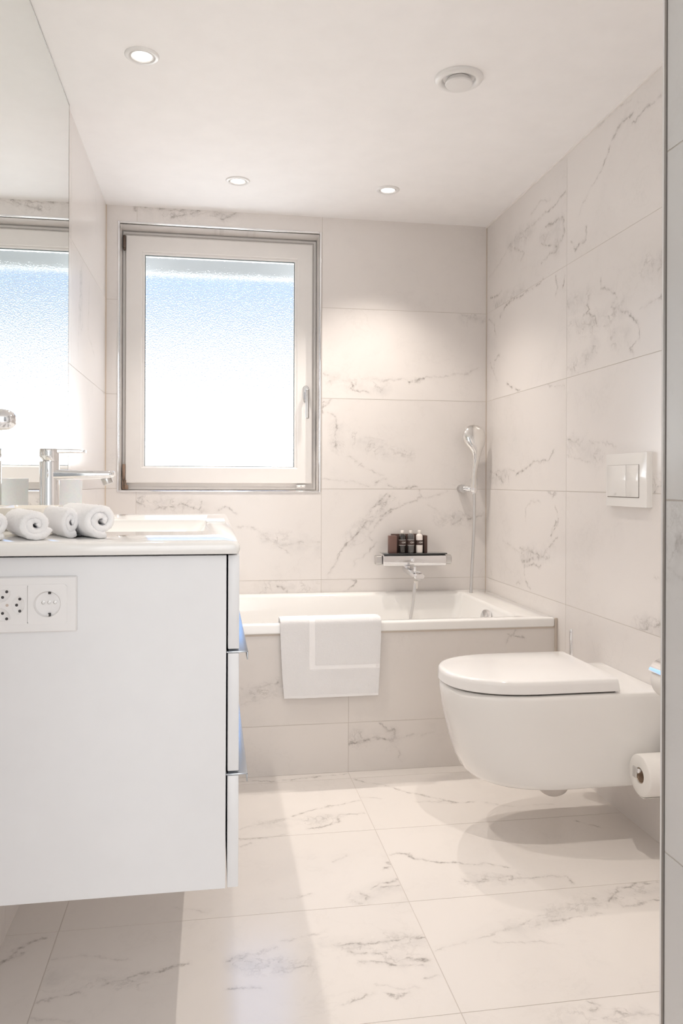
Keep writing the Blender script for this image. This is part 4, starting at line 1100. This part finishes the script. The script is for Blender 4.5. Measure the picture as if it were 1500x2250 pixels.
for dx in (-0.0095, 0, 0.0095):
    bm = bmesh.new(); lathe(bm, (ix_ + 0.002 + dx, yr + 0.0056, zc0 + 0.0022), (0, -1, 0), [(-0.0005, 0.0030), (0.0012, 0.0030), (0.0014, 0.0022), (0.0006, 0.0020), (0.0006, 0.0003)], 20)
    obj('contact', bm, M['satin'], ins, 40)
for sz in (-1, 1):
    bm = bmesh.new(); add_box(bm, (ix_ + 0.001, yr + 0.0008, zc0 + sz * 0.0185 - 0.002), (ix_ + 0.005, yr + 0.0054, zc0 + sz * 0.0185 + (0.0015 if sz > 0 else 0.0032)), 0.0006); obj('earth_clip', bm, M['dark'], ins)
bm = bmesh.new(); add_box(bm, (ix_ + 0.0003, yr + 0.0004, zc0 - 0.0205), (ix_ + 0.0022, yr + 0.003, zc0 - 0.0165), 0.0006); obj('clip_spring', bm, M['chrome'], ins)
# left insert: triple three-pin socket, lens-shaped recesses round a small centre mark
ix_ = -0.3335
bm = bmesh.new(); loft(bm, [xz(y, ix_ - 0.0316, ix_ + 0.0312, zc0 - 0.0325, zc0 + 0.0325, 0.001) for y in (yr + 0.004, yr)]); ins = obj('socket_insert', bm, M['socket'], t, 30)
ccx, ccz = -0.3340, zc0 - 0.0005
bm = bmesh.new(); cyl(bm, (ccx, yr + 0.001, ccz), (ccx, yr - 0.0004, ccz), 0.0024, 16); obj('centre_plug', bm, simple('plug_tan', (0.62, 0.52, 0.46), 0.5), ins, 40)
for ang in (0, 118, 242):
    rot = math.radians(ang); R2 = lambda a, b: (ccx + a * math.cos(rot) - b * math.sin(rot), ccz + a * math.sin(rot) + b * math.cos(rot))
    prof2 = [(0.018, 0.0165), (0.0225, 0.013), (0.0265, 0.0075), (0.0280, 0.0), (0.0265, -0.0075), (0.0225, -0.013), (0.018, -0.0165), (0.0125, -0.0130), (0.0085, -0.0075), (0.007, 0.0), (0.0085, 0.0075), (0.0125, 0.013)]
    bm = bmesh.new(); cm = (0.0178, 0)
    def sc(k, y): return [(R2(cm[0] + (a - cm[0]) * k, b * k)[0], y, R2(cm[0] + (a - cm[0]) * k, b * k)[1]) for a, b in prof2]
    loft(bm, [sc(1.0, yr + 0.0002), sc(1.0, yr - 0.0009), sc(0.95, yr - 0.0010), sc(0.90, yr - 0.0001)], False, True)
    rc = obj('pin_recess', bm, M['socket'], ins, 60)
    for a, b in ((0.0200, 0.0100), (0.0150, 0.0), (0.0200, -0.0100)):
        q = R2(a, b); bm = bmesh.new(); cyl(bm, (q[0], yr, q[1]), (q[0], yr - 0.0004, q[1]), 0.0024, 16); obj('pin_hole', bm, M['dark'], ins)

# ------------------------------------------------------------------ rolled towels
def rolled_towel(loc, yaw, R=0.031, L_=0.17, turns=2.6, seed=1, squash=0.94, wide=1.0):
    """a strip of terry wound into a spiral; axis along local -Y towards the open end"""
    bm = bmesh.new(); NT = 130; th = 0.0125
    loops = []
    na = 26
    for i in range(NT + 1):
        f_ = i / NT; a = turns * 2 * PI * f_ - 0.9
        rr = 0.0030 + (R - th / 2 - 0.0030) * (f_ ** 0.9)
        rr *= 1 + 0.05 * noise.noise(Vector((a * 0.5, seed, 0)))
        ex = 0.004 * noise.noise(Vector((a * 0.6, 0, seed * 3.1)))            # ragged end
        c, s = math.cos(a), math.sin(a); ring_ = []
        tt = th * (0.35 if i in (0, NT) else 1) / 2
        pr = []
        for k in range(na + 1): pr.append((tt, -L_ / 2 + L_ * k / na, 0))
        for k in range(1, 4): pr.append((tt * math.cos(PI * k / 4), L_ / 2 + tt * math.sin(PI * k / 4), 1))
        for k in range(na + 1): pr.append((-tt, L_ / 2 - L_ * k / na, 0))
        for k in range(1, 4): pr.append((-tt * math.cos(PI * k / 4), -L_ / 2 - tt * math.sin(PI * k / 4), -1))
        for (dr, ya, e_) in pr:
            y = ya + ex * (ya / (L_ / 2))
            fz = 0.0016 * noise.noise(Vector((c * 26 * (rr / R) * 3, s * 26 * (rr / R) * 3, ya * 260 + seed * 7)))
            r_ = rr + dr + fz * (1 if dr > 0 else -1)
            sag = 1.0 + 0.10 * (1 - abs(ya) / (L_ / 2)) * 0.3
            ring_.append(Vector((r_ * c * sag, -y, r_ * s)))
        loops.append(ring_)
    loft(bm, loops)
    lo = min(v.co.z for v in bm.verts)
    for v in bm.verts:
        z = (v.co.z - lo) * squash
        if z < 0.008: z = 0.008 * (z / 0.008) ** 2 * 0.5 + z * 0.5
        v.co.z = z; v.co.x *= wide
    rot = Matrix.Rotation(yaw, 4, 'Z')
    bmesh.ops.transform(bm, matrix=Matrix.Translation(Vector(loc)) @ rot, verts=bm.verts[:])
    me = bpy.data.meshes.new('rolled_towel'); bmesh.ops.recalc_face_normals(bm, faces=bm.faces[:]); bm.to_mesh(me); bm.free()
    me.materials.append(M['terry']); me.polygons.foreach_set('use_smooth', [True] * len(me.polygons))
    o = bpy.data.objects.new('rolled_towel', me); COL.objects.link(o)
    return o
TG = 'rolled towels on the washbasin'
def put(xe, ye, yaw, R, L_, seed, label, turns=2.6, sq=0.94, wide=1.0):
    """place by the position of its near end"""
    d = Vector((math.sin(yaw), -math.cos(yaw), 0)) * (L_ / 2)      # towards the near end
    o = rolled_towel((xe - d.x, ye - d.y, CT), yaw, R, L_, turns, seed, sq, wide); tag(o, label, 'towel', TG)
put(-0.194, 1.450, math.radians(26), 0.0330, 0.17, 1.3, 'rolled white hand towel at the right end of the row on the basin', 1.95, 1.0)
put(-0.299, 1.422, math.radians(22), 0.0305, 0.17, 2.1, 'rolled white hand towel, second from the left in the row on the basin', 2.1)
put(-0.249, 1.468, math.radians(22), 0.0290, 0.17, 3.7, 'rolled white hand towel squeezed third in the row on the basin', 2.0, 1.02, 0.62)
put(-0.364, 1.415, math.radians(22), 0.0285, 0.17, 4.4, 'rolled white hand towel at the frame edge, leftmost of the row on the basin', 2.0)

# ------------------------------------------------------------------ bath mixer with glass shelf
t = thing('bath_mixer', (0.89, YB, 0.67), 'chrome bath mixer with black glass shelf on the wall above the tub', 'faucet')
mz0, mz1, my0 = 0.653, 0.706, YB - 0.105
bm = bmesh.new(); L = []
for x, g_ in ((0.752, 0.004), (0.755, 0.001), (1.038, 0.001), (1.041, 0.004)):
    L.append([Vector((x, p.x, p.y)) for p in rrect(my0 + g_, YB - 0.032, mz0 + g_, mz1 - g_, 0.010, 6)])
loft(bm, L); obj('mixer_body', bm, M['chrome'], t, 35)
obj('glass_shelf', box((0.752, my0 - 0.004, mz1 + 0.0005), (1.043, YB - 0.020, mz1 + 0.006), 0.0015), M['glass_black'], t, 30)
for x0, x1 in ((0.722, 0.7505), (1.0425, 1.071)):
    bm = bmesh.new(); L = []
    for x, g_ in ((x0, 0.003), (x0 + 0.003, 0), (x1 - 0.003, 0), (x1, 0.003)):
        L.append([Vector((x, p.x, p.y)) for p in rrect(YB - 0.088 + g_, YB - 0.044 - g_, 0.659 + g_, 0.701 - g_, 0.012, 6)])
    loft(bm, L); obj('control_knob', bm, M['satin'], t, 35)
for x in (0.80, 0.99):
    bm = bmesh.new(); cyl(bm, (x, YB - 0.035, 0.680), (x, YB, 0.680), 0.030, 32, 0.002); obj('wall_flange', bm, M['chrome'], t, 40)
bm = bmesh.new(); cyl(bm, (0.884, my0 + 0.002, 0.682), (0.884, my0 - 0.007, 0.682), 0.0085, 28, 0.002); add_box(bm, (0.8815, my0 - 0.011, 0.673), (0.8865, my0 - 0.006, 0.692), 0.002)
obj('diverter_button', bm, M['chrome'], t, 40)
# swivel spout below
bm = bmesh.new(); cyl(bm, (0.868, YB - 0.062, 0.656), (0.868, YB - 0.062, 0.630), 0.0165, 32, 0.002); obj('spout_collar', bm, M['chrome'], t, 40)
bm = bmesh.new(); L = []
sp0 = Vector((0.868, YB - 0.055, 0.638)); sp1 = Vector((0.892, YB - 0.205, 0.619)); dd = (sp1 - sp0); sx_ = Vector((dd.y, -dd.x, 0)).normalized() * -1
for f_, w_, h_ in ((-0.14, 0.008, 0.009), (-0.08, 0.016, 0.012), (0.1, 0.0215, 0.0125), (0.5, 0.023, 0.013), (0.88, 0.0245, 0.0125), (0.97, 0.0235, 0.0115), (1.0, 0.021, 0.009)):
    c = sp0 + dd * f_
    L.append([c + sx_ * p.x + Vector((0, 0, p.y)) for p in rrect(-w_, w_, -h_, h_, 0.009, 5)])
loft(bm, L); obj('spout', bm, M['chrome'], t, 45)
bm = bmesh.new(); q = sp0 + dd * 0.72; cyl(bm, (q.x - 0.005, q.y, q.z + 0.008), (q.x - 0.005, q.y, q.z + 0.036), 0.0068, 20, 0.001); obj('diverter_knob', bm, M['chrome'], t, 40)
bm = bmesh.new(); q = sp0 + dd * 0.88; cyl(bm, (q.x + 0.003, q.y, q.z - 0.008), (q.x + 0.003, q.y, q.z - 0.020), 0.0125, 28, 0.001); obj('aerator', bm, M['satin'], t, 40)

# bottles and cartons on the glass shelf
SZ = mz1 + 0.006
by = YB - 0.088
def carton(x0, x1, y0, y1, h, label, mt, rot=0.0):
    bm = bmesh.new(); add_box(bm, (x0, y0, SZ), (x1, y1, SZ + h), 0.0012, 2)
    add_box(bm, (x0 + 0.002, y0 - 0.0002, SZ + h * 0.80), (x1 - 0.002, y0 + 0.001, SZ + h * 0.803))
    o = obj('carton', bm, mt, None, 30); tag(o, label, 'box', 'brown cartons on the mixer shelf'); return o
carton(0.800, 0.940, YB - 0.064, YB - 0.034, 0.083, 'wide brown carton standing behind the three bottles', M['carton'])
o = carton(0.779, 0.8135, YB - 0.098, YB - 0.066, 0.0775, 'narrow brown carton left of the black bottle', M['carton_light'])
carton(0.9405, 0.9560, YB - 0.090, YB - 0.040, 0.0775, 'slim brown carton right of the white bottle', M['carton'])
BG = 'miniature toiletry bottles on the mixer shelf'
def bottle(x, label, mat, capmat, first=None):
    y = by
    t = thing('toiletry_bottle', (x, y, SZ), label, 'bottle', BG)
    bm = bmesh.new(); lathe(bm, (x, y, SZ), (0, 0, 1), [(0, 0.012), (0.001, 0.0145), (0.003, 0.0155), (0.073, 0.0155), (0.078, 0.0148), (0.082, 0.0125), (0.085, 0.009), (0.086, 0.0075), (0.088, 0.0075)], 36)
    obj('bottle_body', bm, mat, t, 40)
    bm = bmesh.new(); lathe(bm, (x, y, SZ + 0.087), (0, 0, 1), [(0, 0.0078), (0.001, 0.0084), (0.013, 0.0080), (0.0142, 0.0070)], 28); obj('cap', bm, capmat, t, 40)
    bm = bmesh.new(); lathe(bm, (x, y, SZ + 0.036), (0, 0, 1), [(0, 0.01555), (0, 0.01585), (0.0215, 0.01585), (0.0215, 0.01555)], 36, False, False)
    lb = obj('label_band', bm, M['label'], t, 40)
    if mat is not M['lotion']:
        for z in (0.0346, 0.0586):
            bm = bmesh.new(); lathe(bm, (x, y, SZ + z), (0, 0, 1), [(0, 0.0156), (0, 0.0160), (0.0011, 0.0160), (0.0011, 0.0156)], 36, False, False); obj('label_line', bm, M['print_white'], lb, 40)
    bm = text_bm('\u00b7ONE', 0.0105, 0.0001)
    th0 = math.radians(14)
    for v in bm.verts:
        lx, ly, lz = v.co
        a = (lx + 0.0035) / 0.0161 * 1.0 + 0.0
        r_ = 0.0161 + lz
        v.co = Vector((x + r_ * math.sin(a + 0.1), y - r_ * math.cos(a + 0.1), SZ + 0.0475 + ly))
    obj('lettering', bm, M['print_white'], lb)
bottle(0.8405, 'small bottle of black liquid, leftmost of three on the mixer shelf', M['gel_black'], M['cap'])
bottle(0.8795, 'small bottle of grey clear liquid between the black and white ones', M['gel_grey'], M['cap'])
bottle(0.9190, 'small bottle of white lotion, rightmost of three on the mixer shelf', M['lotion'], M['cap'])

# ------------------------------------------------------------------ hand shower, bracket and hose
hx, hz = 1.181, 1.243
t = thing('hand_shower', (1.175, YB - 0.06, 1.00), 'chrome hand shower with round head hanging in its wall bracket', 'hand shower')
tilt = Vector((0.05, 0.55, -0.30)).normalized()     # spray face points to wall and down
hc = Vector((hx, YB - 0.075, hz))
secs = [(934, 1, 1040.5, 2), (935.5, 9, 1040.5, 4), (939, 15.5, 1040.5, 7), (945, 20.5, 1040.5, 9), (952, 23.2, 1040.5, 10.5), (960, 24, 1040.5, 11), (968, 23, 1041, 11), (976, 20, 1042, 11),
        (983, 15.5, 1043.2, 10.5), (990, 11.5, 1044.4, 9.5), (998, 9.3, 1045, 8), (1008, 7.8, 1044.6, 7), (1022, 6.4, 1043, 6), (1036, 5.6, 1041.6, 5.6), (1052, 5.3, 1041, 5.3), (1066, 5.3, 1040.5, 5.3)]
L = []
for py, hw, pc, dp in secs:                     # half widths in 2.18 mm units: the head flares out of the handle
    z = 1.292 - (py - 934) * 0.00218; x = 1.174 + (pc - 1040.5) * 0.00218; q = (py - 934) / 132
    yc = YB - 0.095 + 0.016 * q + 0.018 * (1 - min(1, q / 0.45)) ** 2
    L.append([Vector((x + hw * 0.00218 * math.cos(2 * PI * k / 36), yc + dp * 0.00218 * math.sin(2 * PI * k / 36), z)) for k in range(36)])
bm = bmesh.new(); loft(bm, L)
obj('shower_body', bm, simple('chrome_head', (0.82, 0.81, 0.79), 0.10, 1.0, var=0.0), t, 70)
bm = bmesh.new(); lathe(bm, (1.174, YB - 0.072, 1.238), (0, 1, -0.12), [(0, 0.044), (0.004, 0.0475), (0.010, 0.047), (0.013, 0.043), (0.0135, 0.002)], 48); obj('spray_face', bm, M['satin'], t, 40)
t = thing('shower_bracket', (1.178, YB, 1.01), 'chrome wall bracket holding the hand shower in the tub corner', 'bracket')
bm = bmesh.new(); cyl(bm, (1.140, YB - 0.0, 1.000), (1.140, YB - 0.040, 1.000), 0.0195, 32, 0.002); obj('wall_mount', bm, M['satin'], t, 40)
bm = bmesh.new(); cyl(bm, (1.140, YB - 0.045, 1.000), (1.172, YB - 0.062, 1.000), 0.014, 24, 0.001); obj('arm', bm, M['chrome'], t, 40)
bm = bmesh.new(); lathe(bm, (1.179, YB - 0.068, 0.985), (0, 0, 1), [(0, 0.0155), (0.002, 0.0165), (0.060, 0.0165), (0.062, 0.0155), (0.061, 0.0125), (0.002, 0.0120)], 32, False, False); obj('cradle', bm, M['chrome'], t, 40)
hp = smooth_path([(1.179, YB - 0.068, 1.018), (1.181, YB - 0.072, 0.93), (1.177, YB - 0.078, 0.80), (1.168, YB - 0.085, 0.66), (1.157, YB - 0.10, 0.52), (1.142, YB - 0.14, 0.40), (1.10, YB - 0.22, 0.25), (1.02, YB - 0.30, 0.160), (0.90, YB - 0.30, 0.150), (0.855, YB - 0.24, 0.26), (0.848, YB - 0.205, 0.40), (0.862, YB - 0.197, 0.50), (0.872, YB - 0.190, 0.575), (0.8790, YB - 0.186, 0.598)], 26)
bm = bmesh.new(); tube(bm, hp, 0.0068, 12, 0.0005)
t = thing('shower_hose', (1.0, 3.25, 0.15), 'flexible silver shower hose running from the mixer spout through the tub to the hand shower', 'hose')
obj('hose', bm, M['hose'], t, 60)
bm = bmesh.new(); lathe(bm, (0.8770, YB - 0.187, 0.5655), (0.05, 0, 1), [(0, 0.0075), (0.003, 0.0085), (0.028, 0.0095), (0.033, 0.0095), (0.034, 0.008)], 24); obj('hose_nut', bm, M['cap'], t, 40)
bm = bmesh.new(); lathe(bm, (1.1795, YB - 0.068, 0.975), (0, 0, 1), [(0, 0.0078), (0.004, 0.009), (0.040, 0.0105)], 24); obj('hose_nut', bm, M['chrome'], t, 40)
